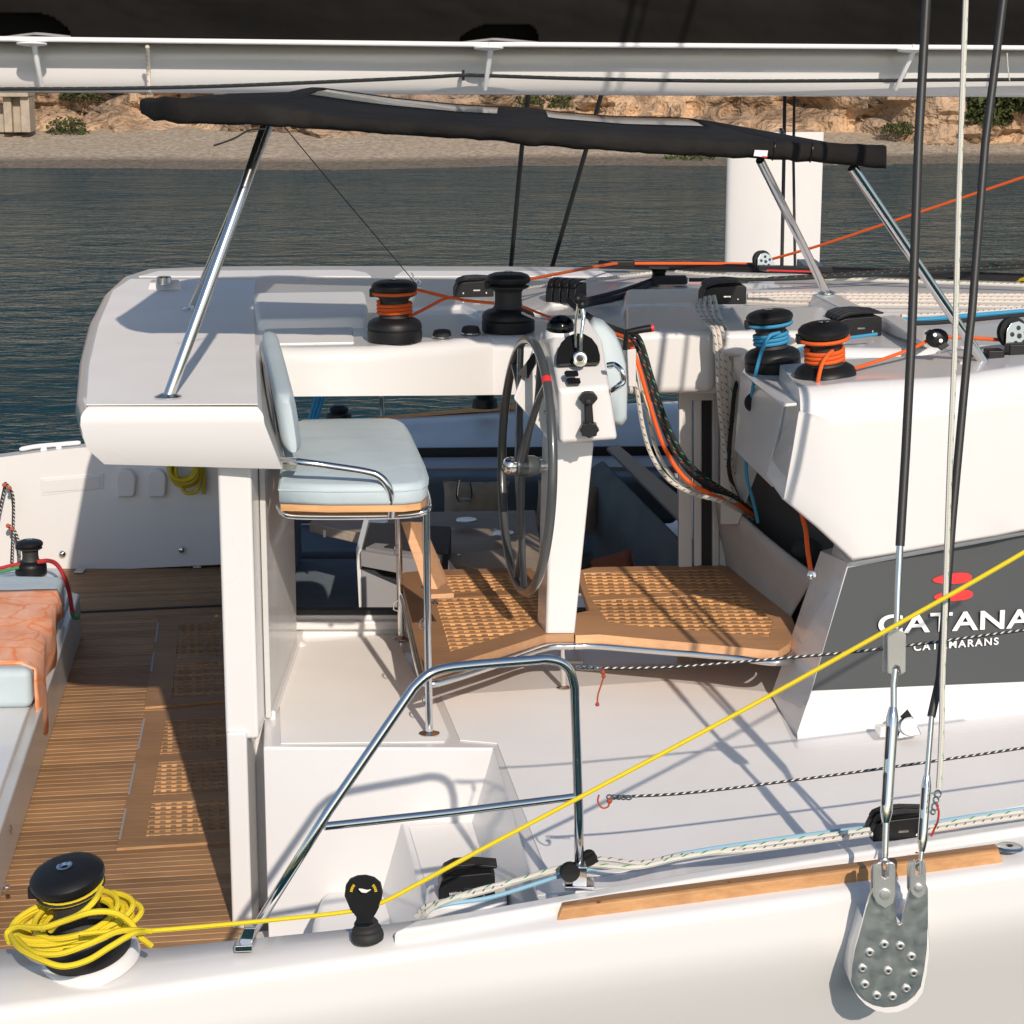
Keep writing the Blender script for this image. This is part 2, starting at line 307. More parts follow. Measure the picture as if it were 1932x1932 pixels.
src = n_['Principled BSDF'].inputs['Base Color'].links[0].from_socket; l_.new(src, mx.inputs[1]); l_.new(mr.outputs[0], mx.inputs[2]); l_.new(mx.outputs[0], n_['Principled BSDF'].inputs['Base Color'])
m = MB(); nx, ny = 260, 26; vs = []
for j in range(ny + 1):
    for i in range(nx + 1):
        x = -65 + 130 * i / nx; t = j / ny; y0 = shoreY(x); y = y0 - 3 + t * 14
        z = -.35 + (y - y0 + 3) * .115 + .05 * nz(x * .8, y * .8); vs.append((x, y, z))
m.add(vs, [(j * (nx + 1) + i, j * (nx + 1) + i + 1, (j + 1) * (nx + 1) + i + 1, (j + 1) * (nx + 1) + i) for j in range(ny) for i in range(nx)])
tag(build('beach', m, PEB, recalc=False, ang=180), kind='structure')
ROCK = mat('cliff_rock', (.28, .21, .155), .95, var=(.56, .43, .32), vs=.5, det=9, bump=1, bs=3.5, bd=.35, vlo=.34, vhi=.62)
n_ = ROCK.node_tree.nodes; l_ = ROCK.node_tree.links; pr = n_['Principled BSDF']; src = pr.inputs['Base Color'].links[0].from_socket
tc = n_.new('ShaderNodeTexCoord'); sx = n_.new('ShaderNodeSeparateXYZ'); l_.new(tc.outputs['Object'], sx.inputs[0])
t4 = n_.new('ShaderNodeTexNoise'); t4.inputs['Scale'].default_value = .28; t4.inputs['Detail'].default_value = 4; l_.new(tc.outputs['Object'], t4.inputs['Vector'])
r4 = n_.new('ShaderNodeValToRGB'); e = r4.color_ramp.elements; e[0].position = .42; e[0].color = (.70, .66, .62, 1); e[1].position = .58; e[1].color = (1.15, 1.0, .82, 1)
l_.new(t4.outputs['Fac'], r4.inputs[0]); mx = n_.new('ShaderNodeMixRGB'); mx.blend_type = 'MULTIPLY'; mx.inputs[0].default_value = 1; l_.new(src, mx.inputs[1]); l_.new(r4.outputs[0], mx.inputs[2])
vo = n_.new('ShaderNodeTexVoronoi'); vo.feature = 'DISTANCE_TO_EDGE'; vo.inputs['Scale'].default_value = .32
nn = n_.new('ShaderNodeMixRGB'); nn.inputs[0].default_value = .25; l_.new(tc.outputs['Object'], nn.inputs[1]); t5 = n_.new('ShaderNodeTexNoise'); t5.inputs['Scale'].default_value = 1.2; t5.inputs['Detail'].default_value = 5
l_.new(tc.outputs['Object'], t5.inputs['Vector']); sc5 = n_.new('ShaderNodeVectorMath'); sc5.operation = 'SCALE'; sc5.inputs[3].default_value = 9; l_.new(t5.outputs['Color'], sc5.inputs[0]); l_.new(sc5.outputs[0], nn.inputs[2]); l_.new(nn.outputs[0], vo.inputs['Vector'])
rv = n_.new('ShaderNodeMapRange'); rv.inputs[1].default_value = 0; rv.inputs[2].default_value = .07; rv.inputs[3].default_value = .5; rv.inputs[4].default_value = 1; l_.new(vo.outputs['Distance'], rv.inputs[0])
m2 = n_.new('ShaderNodeMixRGB'); m2.blend_type = 'MULTIPLY'; m2.inputs[0].default_value = 1; l_.new(mx.outputs[0], m2.inputs[1]); l_.new(rv.outputs[0], m2.inputs[2]); l_.new(m2.outputs[0], pr.inputs['Base Color'])
m = MB(); nx, ny = 420, 60; vs = []
for j in range(ny + 1):
    for i in range(nx + 1):
        x = -65 + 130 * i / nx; t = j / ny; H = 7.5 + 3.0 / (1 + math.exp(-(x + 9) * .5)) + 1.0 * nz(x * .08, 3)
        z = .35 + H * t; y = cliffY(x) + .6 + t * 4.5 + 1.9 * nz(x * .22, z * .4, 5, 5) + 1.3 * abs(nz(x * .8, z * .9, 9, 5)) + .22 * nz(x * 4, z * 4, 2, 3)
        vs.append((x, y, z))
m.add(vs, [(j * (nx + 1) + i, j * (nx + 1) + i + 1, (j + 1) * (nx + 1) + i + 1, (j + 1) * (nx + 1) + i) for j in range(ny) for i in range(nx)])
tag(build('cliff', m, ROCK, recalc=False, ang=50), kind='structure')
SCRUB = mat('scrub_hillside', (.035, .040, .018), .95, var=(.14, .11, .065), vs=.35, det=8, bump=1, bs=1, bd=.8)
m = MB(); nx, ny = 90, 24; vs = []
for j in range(ny + 1):
    for i in range(nx + 1):
        x = -160 + 320 * i / nx; t = j / ny; y = 88 + 70 * t; z = 7.0 + (34 + 10 / (1 + math.exp(-(x - 12) * .12))) * t ** .8 + 2.0 * nz(x * .06, y * .06, 1, 5); vs.append((x, y, z))
m.add(vs, [(j * (nx + 1) + i, j * (nx + 1) + i + 1, (j + 1) * (nx + 1) + i + 1, (j + 1) * (nx + 1) + i) for j in range(ny) for i in range(nx)])
tag(build('hillside', m, SCRUB, recalc=False, ang=180), kind='structure')
LEAF = mat('shrub_leaves', (.035, .048, .014), .8, spec=.2, var=(.085, .10, .035), vs=4)
WOODB = mat('shrub_stem', (.10, .07, .045), .9)
def bush(p, rx, rz, label, dry=False, n=700):
    p = V(p); rx *= .85; rz *= .8; root = thing('shrub', p, label, 'shrub', 'shrubs along the shore'); m = MB()
    for k in range(n):
        a = random.uniform(0, 6.28); q = random.uniform(0, 1) ** .4; el = random.uniform(-.15, 1)
        c = p + V((math.cos(a) * rx * q * math.sqrt(max(0, 1 - el * el * .6)), math.sin(a) * rx * .6 * q, rz * el * (.75 + .3 * noise.noise(V((a * 2, el * 3, rx)))) + .1))
        s_ = random.uniform(.05, .12) * max(.6, rx); R = Matrix.Rotation(random.uniform(0, 6.28), 3, V((random.random() - .5, random.random() - .5, random.random() - .5)))
        m.add([c + R @ V((-s_, 0, 0)), c + R @ V((0, -s_ * .45, 0)), c + R @ V((s_, 0, 0)), c + R @ V((0, s_ * .45, 0))], [(0, 1, 2, 3)])
    build('foliage', m, LEAF, root, recalc=False, ang=180); m = MB()
    if dry: return
    for k in range(6): tube(m, [p - V((0, 0, .3)), p + V((random.uniform(-.5, .5) * rx, random.uniform(-.3, .3) * rx, rz * .8))], [.04, .01], 5)
    build('stem', m, WOODB, root)
def cliffpt(u, v, d=0):
    for k in range(400):
        y = 72 + k * .08; q = Q(u, v, Y=y)
        if y > cliffY(q.x) + .6 + max(0, (q.z - .35) / 5.5) * 4.5 + d: return q
    return q
bush(cliffpt(138, 244) + V((0, -1.0, -.2)), 1.0, .9, 'round green shrub at the foot of the rocks beside the stone pillars')
bush(cliffpt(150, 190), 1.0, .6, 'small dark shrub on the rock ledge right under the boom near the pillars')
bush(cliffpt(985, 200), 1.1, .5, 'olive green shrub on the cliff just left of the far black shroud')
bush(cliffpt(1065, 205), .9, .6, 'leafy green shrub on the cliff between the two far shrouds')
bush(cliffpt(1693, 255), .8, .6, 'low green shrub on the pale rock left of the near shrouds')
bush(cliffpt(1858, 236), 1.3, .9, 'large dark green shrub in the cleft of the cliff at the right edge', n=1500)
bush(cliffpt(1920, 205), 2.4, 2.0, 'dense dark scrub filling the gully behind the forward shroud', n=2200)
bush(Q(1300, 304, Z=.25), 1.1, .12, 'yellowish weed clump on the waterline below the awning', dry=True, n=200)
bush(cliffpt(600, 190), 1.6, .6, 'thin scrub on the cliff top above the left end of the awning')
t = thing('stone_pillars', Q(28, 250, Y=80.5), 'pale stone pillars and wall at the back of the beach, far left', 'pillar')
for a, b, y, c in ((-45, 8, 81.2, 196), (8, 20, 80.4, 182), (22, 38, 80.7, 180), (40, 54, 80.3, 180)):
    p0 = Q(a, 250, Y=y); p1 = Q(b, c, Y=y); m = MB(); box(m, ((p0.x + p1.x) / 2, y + .5, (p0.z + p1.z) / 2), (abs(p1.x - p0.x), 1.0, p1.z - p0.z)); build('pillar', m, CONC, t, bev=.04)
p0 = Q(-60, 182, Y=80.2); p1 = Q(54, 176, Y=80.2); m = MB(); box(m, ((p0.x + p1.x) / 2, 80.7, (p0.z + p1.z) / 2 + .1), (p1.x - p0.x, 1.3, .35)); build('lintel', m, CONC, t, bev=.04)

# ------------------------------------------------------------ the catamaran: hull, decks, walls, roof
DZ = 2.47; GZ = 2.55; RZ = 3.62; FZ = 1.80
boat = thing('catamaran', (0, 6.5, 0), 'white cruising catamaran seen from its starboard side with open helm station', 'catamaran')
def part(name, m, mt, bev=0, label=None, **k):
    o = build(name, m, mt, boat, bev=bev, **k)
    if label: o['label'] = label
    return o
def slab(px, Z, th, mt=None): # polygon given by pixels at a height
    m = MB(); prism(m, QS(px, Z=Z), (0, 0, -th)); return m
US = [-260, -120, 0, 290, 430, 650, 800, 1050, 1290, 1640, 1932, 2250]
INV = [1795, 1790, 1787, 1786, 1772, 1750, 1731, 1691, 1646, 1590, 1546, 1500]
OUV = [1931, 1914, 1898, 1857, 1836, 1805, 1784, 1750, 1719, 1671, 1631, 1588]
def lerp_tab(xs, ys, x):
    for a, b, c, d in zip(xs, xs[1:], ys, ys[1:]):
        if x <= b: return c + (d - c) * (x - a) / (b - a)
    return ys[-1]
def gpt(u, t): # point on gunwale top, t 0 inner - 1 outer
    return Q(u, lerp_tab(US, INV, u), Z=GZ).lerp(Q(u, lerp_tab(US, OUV, u), Z=GZ - .02), t)
rings = []
for i in range(60):
    u = -260 + 2510 * i / 59; a = gpt(u, 0); b = gpt(u, .64); c = gpt(u, .93); d = gpt(u, 1)
    rg = [a + V((0, 0.02, -.75)), a + V((0, 0, -.012)), a + V((0, -.012, 0)), b, c + V((0, 0, -.004)), d + V((0, -.006, -.012)), d + V((0, -.012, -.035)), d + V((0, -.012, -.06)), d + V((0, -.020, -.11)), d + V((0, -.018, -.15)), d + V((0, -.004, -.20)), d + V((0, .020, -.26)), d + V((0, .055, -.34)), d + V((0, .155, -.55)), d + V((0, .30, -.9)), d + V((0, .50, -1.6)), d + V((0, .7, -2.7)), d + V((0, 1.0, -2.9)), a + V((0, .3, -2.9))]
    rings.append(rg)
m = MB(); loft(m, rings); part('hull', m, GEL, ang=60)
# flat pad for the near winch and raised inner step of the toe rail
m = MB(); prism(m, QS([(1045, 1690), (1300, 1645), (1650, 1589), (1940, 1545), (2240, 1500), (2240, 1512), (1940, 1560), (1650, 1605), (1300, 1661), (1050, 1705), (812, 1747), (740, 1757), (785, 1735)], Z=GZ + .018), (0, 0, -.05)); part('coaming_step', m, GEL, bev=.012)
# decks
m = slab([(497, 1409), (930, 1411), (1013, 1690), (1290, 1660), (1640, 1600), (1932, 1560), (2300, 1510), (2300, 1150), (1500, 1080), (760, 1150), (527, 1190), (500, 1215)], DZ, .06); part('side_deck', m, GEL, bev=.006)
for px in ([(524, 1219), (640, 1207), (745, 1197), (780, 1270), (818, 1316), (847, 1385), (838, 1399), (530, 1402)], [(832, 1312), (1250, 1285), (1452, 1306), (1500, 1412), (1600, 1405), (1932, 1366), (2200, 1330), (2200, 1480), (1932, 1520), (1640, 1568), (1290, 1626), (1075, 1660), (1030, 1640), (938, 1402), (868, 1396)]):
    part('nonskid_panel', slab(px, DZ + .004, .003), SKID)
# steps in the hull side: wall under the deck, treads and sloping side faces
a = QS([(497, 1409), (926, 1411)], Z=DZ); f0, f1 = a
zz = V((0, -.004, -.005)); m = MB(); prism(m, [f0 + zz, f1 + zz + V((.1, 0, 0)), f1 + zz + V((.1, 0, -1.0)), f0 + zz + V((0, 0, -1.0))], (0, .30, 0)); part('step_wall', m, GEL, bev=.004)
r0 = [Q(930, 1411, Z=DZ - .002), Q(1017, 1700, Z=DZ - .002)]; r1 = [Q(888, 1542, Z=2.21), Q(975, 1840, Z=2.21)]
m = MB(); prism(m, [r0[0], r0[1], r1[1], r1[0]], (.06, 0, 0)); part('step_riser', m, GEL, bev=.004)
m = slab([(757, 1552), (888, 1542), (925, 1545), (1010, 1900), (850, 1900)], 2.21, .04); part('step_tread', m, GEL, bev=.008)
m = slab([(772, 1560), (878, 1553), (972, 1840), (858, 1850)], 2.214, .003); part('nonskid_panel', m, SKID)
m = MB(); prism(m, [Q(757, 1552, Z=2.205), Q(850, 1900, Z=2.205), Q(812, 2010, Z=1.96), Q(716, 1664, Z=1.96)], (.06, 0, 0)); part('step_riser', m, GEL, bev=.004)
m = slab([(608, 1680), (716, 1664), (760, 1660), (850, 2000), (560, 2000), (590, 1730)], 1.96, .2); part('step_tread', m, GEL, bev=.03)
m = slab([(430, 1765), (640, 1740), (700, 2050), (400, 2050)], 1.74, .04); part('step_tread', m, GEL)
# fore and aft wing wall of the cockpit (post seen end on)
m = MB(); box(m, (-.905, 7.36, 2.95), (.11, 1.2, .96)); part('cockpit_bulkhead', m, GEL, bev=.012)
m = MB(); box(m, (-.9215, 7.36, 1.9), (.069, 1.24, 1.20)); part('cockpit_bulkhead', m, GEL, bev=.01)
m = MB(); box(m, (-.86, 7.52, 1.9), (.09, 1.1, 1.20)); part('cockpit_bulkhead', m, GEL, bev=.01)
m = MB(); box(m, (-.838, 7.4, 2.93), (.02, .9, .9)); part('cockpit_bulkhead', m, GELG, bev=.004)  # grey skin on the white wall: weak sidelong sun put into its colour
# cabin side wall with the big opening
WY = lambda x: 7.97 + .17 * (x + .85)
def wallbox(name, u0, u1, v0, v1, mt, dy=.07, bev=.006, off=0, Y=None):
    x0 = (u0 - HALF) / F * 8.2; x1 = (u1 - HALF) / F * 8.3; y0 = (Y or WY(x0)) + off; y1 = (Y or WY(x1)) + off
    m = MB(); prism(m, [Q(u0, v0, Y=y0), Q(u1, v0, Y=y1), Q(u1, v1, Y=y1), Q(u0, v1, Y=y0)], (0, dy, 0)); return part(name, m, mt, bev=bev)
wallbox('cabin_sill', 497, 1400, 1161, 1222, GEL)
wallbox('sill_lip', 512, 1300, 1172, 1190, GEL, dy=.05, off=-.03, bev=.012)
wallbox('window_track', 536, 1290, 1152, 1162, DARK, dy=.05, off=.01, bev=0)
wallbox('cabin_jamb', 500, 536, 740, 1165, GEL, dy=.08, off=-.004)
wallbox('door_post', 1281, 1306, 738, 1190, GEL, dy=.06)
wallbox('door_post', 1309, 1324, 738, 1190, GEL, dy=.05, off=.01)
wallbox('door_glass', 1324, 1344, 754, 1190, DARK, dy=.03, off=.03, bev=0)
wallbox('door_post', 1344, 1357, 738, 1190, GELG, dy=.06)
wallbox('door_header', 1281, 1400, 738, 756, GEL, dy=.09, off=.0)
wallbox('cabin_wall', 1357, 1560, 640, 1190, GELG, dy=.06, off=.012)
# helm roof: slab with the aft lobe hanging over the cockpit
top = [(141, 745), (148, 670), (165, 603), (193, 550), (226, 520), (270, 506), (400, 501), (520, 500), (700, 500), (1000, 501), (1400, 506), (2300, 520)]
near = [(2300, 640), (1700, 660), (1400, 655), (1352, 640), (1250, 640), (1100, 639), (1000, 636), (930, 635), (850, 645), (700, 656), (560, 658), (500, 655), (492, 670), (498, 765), (150, 768)]
pt = QS(top + near, Z=RZ); c = V((-.8, 8.6, 0))
nb_v = dict(zip(range(len(top) + 3, len(top) + 12), (742, 742, 743, 744, 745, 746, 747, 748, 749)))
bot = shrink(pt, .05, -.205)
nL = len(pt); bot[nL - 1] = Q(197, 876, Z=RZ - .205); bot[nL - 2] = Q(532, 885, Z=RZ - .205); bot[nL - 3] = Q(520, 800, Z=RZ - .205); bot[0] = Q(172, 820, Z=RZ - .205)
mid_ = shrink(pt, 0, -.06)
for k_, v_ in nb_v.items(): bot[k_] = Q(near[k_ - len(top)][0], v_, Y=mid_[k_].y)
m = MB(); loft(m, [shrink(pt, .05 * (1 - math.sin(a)), -.05 * (1 - math.cos(a))) for a in [math.radians(12 * q) for q in range(7)]] + [mid_, [(a.lerp(b, .55) if k not in (0, nL - 1) else V((*a.lerp(b, .25).xy, a.lerp(b, .55).z))) for k, (a, b) in enumerate(zip(mid_, bot))], bot, [p + V((0, .03, -.002)) for p in bot]])
part('roof', m, GEL, ang=30, wn=True)
part('nonskid_panel', slab([(163, 763), (168, 690), (186, 612), (213, 548), (246, 526), (482, 528), (478, 570), (486, 762)], RZ + .004, .003), SKID)
part('nonskid_panel', slab([(262, 521), (300, 511), (660, 509), (690, 514), (700, 521)], RZ + .004, .003), SKID)
part('nonskid_panel', slab([(745, 521), (760, 511), (1140, 511), (1160, 521)], RZ + .004, .003), SKID)
# raised step and sunk step behind the helm seat, small riser pads on the roof
m = MB(); prism(m, QS([(478, 552), (688, 549), (694, 575), (690, 598), (486, 602)], Z=RZ + .045), (0, 0, -.08)); part('roof_step', m, SKID, bev=.02)
m = MB(); prism(m, QS([(500, 614), (664, 610), (668, 645), (500, 648)], Z=RZ + .006), (0, 0, -.02)); part('roof_step', m, SKID, bev=.006)
m = MB(); prism(m, QS([(762, 548), (760, 541), (1000, 539), (1010, 548), (1330, 545), (1330, 566), (1040, 571), (1020, 585), (900, 588), (870, 575), (760, 580)], Z=RZ + .02), (0, 0, -.05)); part('winch_plinth', m, GEL, bev=.015)
m = MB(); prism(m, QS([(1178, 545), (1345, 542), (1345, 572), (1170, 576)], Z=RZ + .05), (0, 0, -.08)); part('roof_moulding', m, GEL, bev=.03, seg=4)
m = MB(); prism(m, QS([(1176, 577), (1346, 575), (1352, 621), (1176, 626)], Z=RZ + .052), (0, 0, -.248)); part('roof_moulding', m, GEL, bev=.035, seg=5)
# forward coachroof sides and pads
m = MB(); prism(m, QS([(1345, 578), (1560, 578), (1580, 600), (1560, 625), (1345, 625)], Z=RZ + .06), (0, 0, -.1)); part('roof_moulding', m, GEL, bev=.03, seg=4)
def pad(a, b, h):
    q = QS(a, Z=RZ + h); r = QS(b, Z=RZ - .02); m = MB(); hexa(m, q, r); part('frame_pad', m, GEL, bev=.012)
pad([(1533, 553), (1575, 555), (1640, 584), (1600, 586)], [(1520, 590), (1612, 560), (1668, 618), (1604, 620)], .07)
pad([(1662, 596), (1690, 594), (1748, 622), (1745, 650)], [(1655, 628), (1705, 600), (1775, 650), (1750, 660)], .06)
pad([(1775, 650), (1795, 645), (1828, 665), (1815, 690)], [(1765, 674), (1800, 640), (1845, 685), (1815, 700)], .05)
# starboard wing: side face that overhangs the logo panel
L = [(1507, 733, 6.91), (1530, 731, 6.91), (1560, 729, 6.915), (1600, 724, 6.92), (1700, 718, 6.96), (1800, 713, 7.0), (1860, 702, 7.06), (1932, 692, 7.12), (2250, 660, 7.35)]
Bm = [(1477, 942, 6.88), (1542, 996, 6.87), (1609, 1058, 6.86), (1640, 1053, 6.875), (1730, 1038, 6.915), (1830, 1020, 6.96), (1890, 1010, 7.0), (1932, 1001, 7.04), (2250, 945, 7.28)]
cols = []
for (u0, v0, y0), (u1, v1, y1) in zip(L, Bm):
    T = Q(u0, v0, Y=y0); B = Q(u1, v1, Y=y1); k = T + V((0, -.07, -.10)); 
    cols.append([T + V((0, .5, .0)), T + V((0, .03, .002)), T, T + V((0, -.03, -.018)), T + V((0, -.052, -.045)), T + V((0, -.062, -.075)), T.lerp(B, .17) + V((0, -.075, 0)), T.lerp(B, .2) + V((0, -.072, 0)), T.lerp(B, .5) + V((0, -.06, 0)), T.lerp(B, .8) + V((0, -.035, 0)), T.lerp(B, .97) + V((0, -.02, 0)), B, B + V((0, .03, -.004)), B + V((0, .35, .02))])
m = MB(); loft(m, cols); 
part('coachroof_side', m, GEL, ang=55, wn=True)
def px(p): d = p - V((0, 0, CZ)); fw = d.y * CP - d.z * SP; return HALF + F * d.x / fw, HALF - F * (d.y * SP + d.z * CP) / fw
m = MB(); R0 = cols[0][2:12]; aft = []
for p in R0:
    v = px(p)[1]; va = 731 + (v - 733) * .80; aft.append(Q(1509 - (va - 729) * .378, va, Y=7.06))
for i in range(len(R0) - 1):
    o2 = V((.04, .03, 0)); hexa(m, [R0[i], R0[i + 1], aft[i + 1], aft[i]], [R0[i] + o2, R0[i + 1] + o2, aft[i + 1] + o2, aft[i] + o2])
part('coachroof_end', m, GEL, ang=60)
# shelf for the two sheet winches behind the wing, inner wall under it
m = MB(); prism(m, QS([(1400, 700), (1440, 640), (1660, 600), (2000, 640), (2000, 700), (1620, 722), (1530, 730), (1505, 760), (1478, 762)], Z=RZ - .03), (0, 0, -.012)); part('winch_shelf', m, GEL, bev=.01)
m = MB(); q = QS([(1397, 706, 7.75), (1480, 764, 7.12), (1500, 735, 7.0), (1500, 965, 7.0), (1480, 948, 7.05), (1362, 830, 7.98), (1362, 706, 7.98)])
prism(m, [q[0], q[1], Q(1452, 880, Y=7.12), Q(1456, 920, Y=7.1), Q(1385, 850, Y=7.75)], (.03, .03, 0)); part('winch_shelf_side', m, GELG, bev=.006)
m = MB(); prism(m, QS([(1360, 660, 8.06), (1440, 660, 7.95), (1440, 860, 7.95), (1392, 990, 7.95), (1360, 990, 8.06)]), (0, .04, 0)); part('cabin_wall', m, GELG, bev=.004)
# recess behind the canvas pouch: dark
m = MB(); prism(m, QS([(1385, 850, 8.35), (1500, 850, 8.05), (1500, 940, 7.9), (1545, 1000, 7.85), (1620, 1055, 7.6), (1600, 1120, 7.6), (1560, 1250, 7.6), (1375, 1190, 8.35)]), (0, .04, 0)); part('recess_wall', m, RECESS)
# starboard side wall below the wing
def pan(u, v, d=.009):
    yb = 6.803 + .26 * (u - 1532) / 400; y = yb
    for k in range(4): y = yb + .21 * (Q(u, v, Y=y).z - 2.61)
    return y - d
bt = QS([(1503, 1396, 6.78), (1932, 1343, 7.06), (2250, 1300, 7.28)]); tp = [Q(u, v, Y=pan(u, v, -.003)) for u, v in ((1600, 1062), (1932, 1003), (2250, 948))]
mid = [Q(u, v, Y=pan(u, v, -.003)) for u, v in ((1529, 1309), (1932, 1290), (2250, 1268))]
m = MB(); loft(m, [[tp[i], mid[i], bt[i] + V((0, -.012, .03)), bt[i] + V((0, -.03, -.01)), bt[i] + V((0, .3, -.01)), tp[i] + V((0, .3, 0))] for i in range(3)]); part('coachroof_wall', m, GEL, ang=30)
m = MB(); e0 = QS([(1600, 1062, 6.93), (1529, 1309, 6.80), (1503, 1396, 6.78)]); e1 = QS([(1552, 1050, 7.30), (1470, 1290, 7.14), (1462, 1300, 7.14)])
e1 = QS([(1548, 1040, 7.32), (1468, 1275, 7.22), (1455, 1310, 7.20)])
hexa(m, [e0[0], e0[1], e1[1], e1[0]], [p + V((.05, .05, 0)) for p in (e0[0], e0[1], e1[1], e1[0])]); hexa(m, [e0[1], e0[2], e1[2], e1[1]], [p + V((.05, .05, 0)) for p in (e0[1], e0[2], e1[2], e1[1])]); part('coachroof_wall_end', m, GEL)
m = MB(); g = V((0, -.006, 0)); P0 = QS([(1592, 1077, 6.925), (1532, 1303, 6.803), (2250, 1262, 7.287), (2250, 964, 7.37)])
pw = QS([(1597, 1072, 6.925), (1932, 1010, 7.145), (2250, 958, 7.375), (2250, 1264, 7.287), (1932, 1286, 7.063), (1532, 1303, 6.803)])
rg = []
for k in range(19):
    t = k / 18; ub, ut = 1532 + 718 * t, 1597 + 653 * t; vb_, vt_ = 1303 - 17 * (ub - 1532) / 400 if ub < 1932 else 1286 - 22 * (ub - 1932) / 318, 1072 - 62 * (ut - 1597) / 335
    a, b = Q(ub, vb_, Y=pan(ub, vb_, .003)), Q(ut, vt_, Y=pan(ut, vt_, .003)); rg.append([a, b, b + V((0, .003, 0)), a + V((0, .003, 0))])
loft(m, rg); lp = part('logo_panel', m, PANEL)
def text(s, name, u0, v0, u1, v1, h, mt, Y0, Y1, parent, off=.0, sp=1.0):
    c = bpy.data.curves.new(name, 'FONT'); c.body = s; c.extrude = .001; c.offset = off; c.space_character = sp; o = bpy.data.objects.new('tmp', c); COL.objects.link(o)
    dg = bpy.context.evaluated_depsgraph_get(); me = bpy.data.meshes.new_from_object(o.evaluated_get(dg)); bpy.data.objects.remove(o)
    xs = [p.co.x for p in me.vertices]; ys = [p.co.y for p in me.vertices]; x0, x1 = min(xs), max(xs); y0, y1 = min(ys), max(ys)
    a = Q(u0, v0, Y=Y0); b = Q(u1, v1, Y=Y1); ex = b - a; up = V((0, .04, 1)).normalized(); nr = ex.normalized().cross(up)
    off_ = OFF[parent]
    for p in me.vertices:
        q = p.co.copy(); p.co = a + ex * ((q.x - x0) / (x1 - x0)) + up * ((q.y - y0) / (y1 - y0) * h) + nr * (q.z + .002) - off_
    me.materials.clear(); me.materials.append(mt); r = bpy.data.objects.new(name, me); COL.objects.link(r); r.parent = parent; OFF[r] = off_; return r
text('CATANA', 'lettering', 1656, 1197, 1946, 1184, .068, WHITEP, pan(1656, 1197), pan(1946, 1184), lp, off=.018, sp=1.05)
text('CATAMARANS', 'lettering', 1723, 1228, 1883, 1216, .026, WHITEP, pan(1723, 1228), pan(1883, 1216), lp, off=.02, sp=1.25)
for (u, v) in ((1797, 1092), (1799, 1124)):
    m = MB(); c = Q(u, v, Y=pan(u, v)); ex = (Q(u + 37, v - 3, Y=pan(u + 37, v - 3)) - c); ez = V((0, .0037, .0175)); rg = []
    for k in range(36):
        t = 2 * math.pi * k / 36; cx, sx_ = math.cos(t), math.sin(t); rg.append(c + ex * (abs(cx) ** .85 * (1 if cx > 0 else -1)) + ez * sx_ * (1 + .25 * cx))
    prism(m, rg, (0, .005, 0)); build('emblem', m, RED, lp)
# seam shadow gap between the wing and the wall
# ---------------- cockpit: floor of planks, far coaming, settee
XW = -.93
floor = MB(); floor.add([(-4, 5.6, FZ - .03), (XW + .05, 5.6, FZ - .03), (XW + .05, 8.2, FZ - .03), (4.2, 8.2, FZ - .03), (4.2, 12.5, FZ - .03), (-4, 12.5, FZ - .03)], [(0, 1, 2, 3, 4, 5)])
fl = build('cockpit_floor', floor, CAULK); tag(fl, kind='structure')
a9 = math.radians(8.5); ex9 = V((math.cos(a9), math.sin(a9), 0)); ey9 = V((-math.sin(a9), math.cos(a9), 0))
for k in range(134):
    d = 5.75 + .0475 * k; c0 = ey9 * d
    x1 = (XW + .04 if d < 8.3 else 1.4); x0 = -3.2
    a = c0 + ex9 * ((x0 - c0.x) / ex9.x); b = c0 + ex9 * ((x1 - c0.x) / ex9.x)
    if a.y < 5.7 and b.y < 5.7: continue
    cc = (a + b) / 2; cc.z = FZ - .006; m = MB(); box(m, cc, ((b - a).length, .0415, .012), frame(a9)); build('plank', m, TEAKF, fl, ang=30)
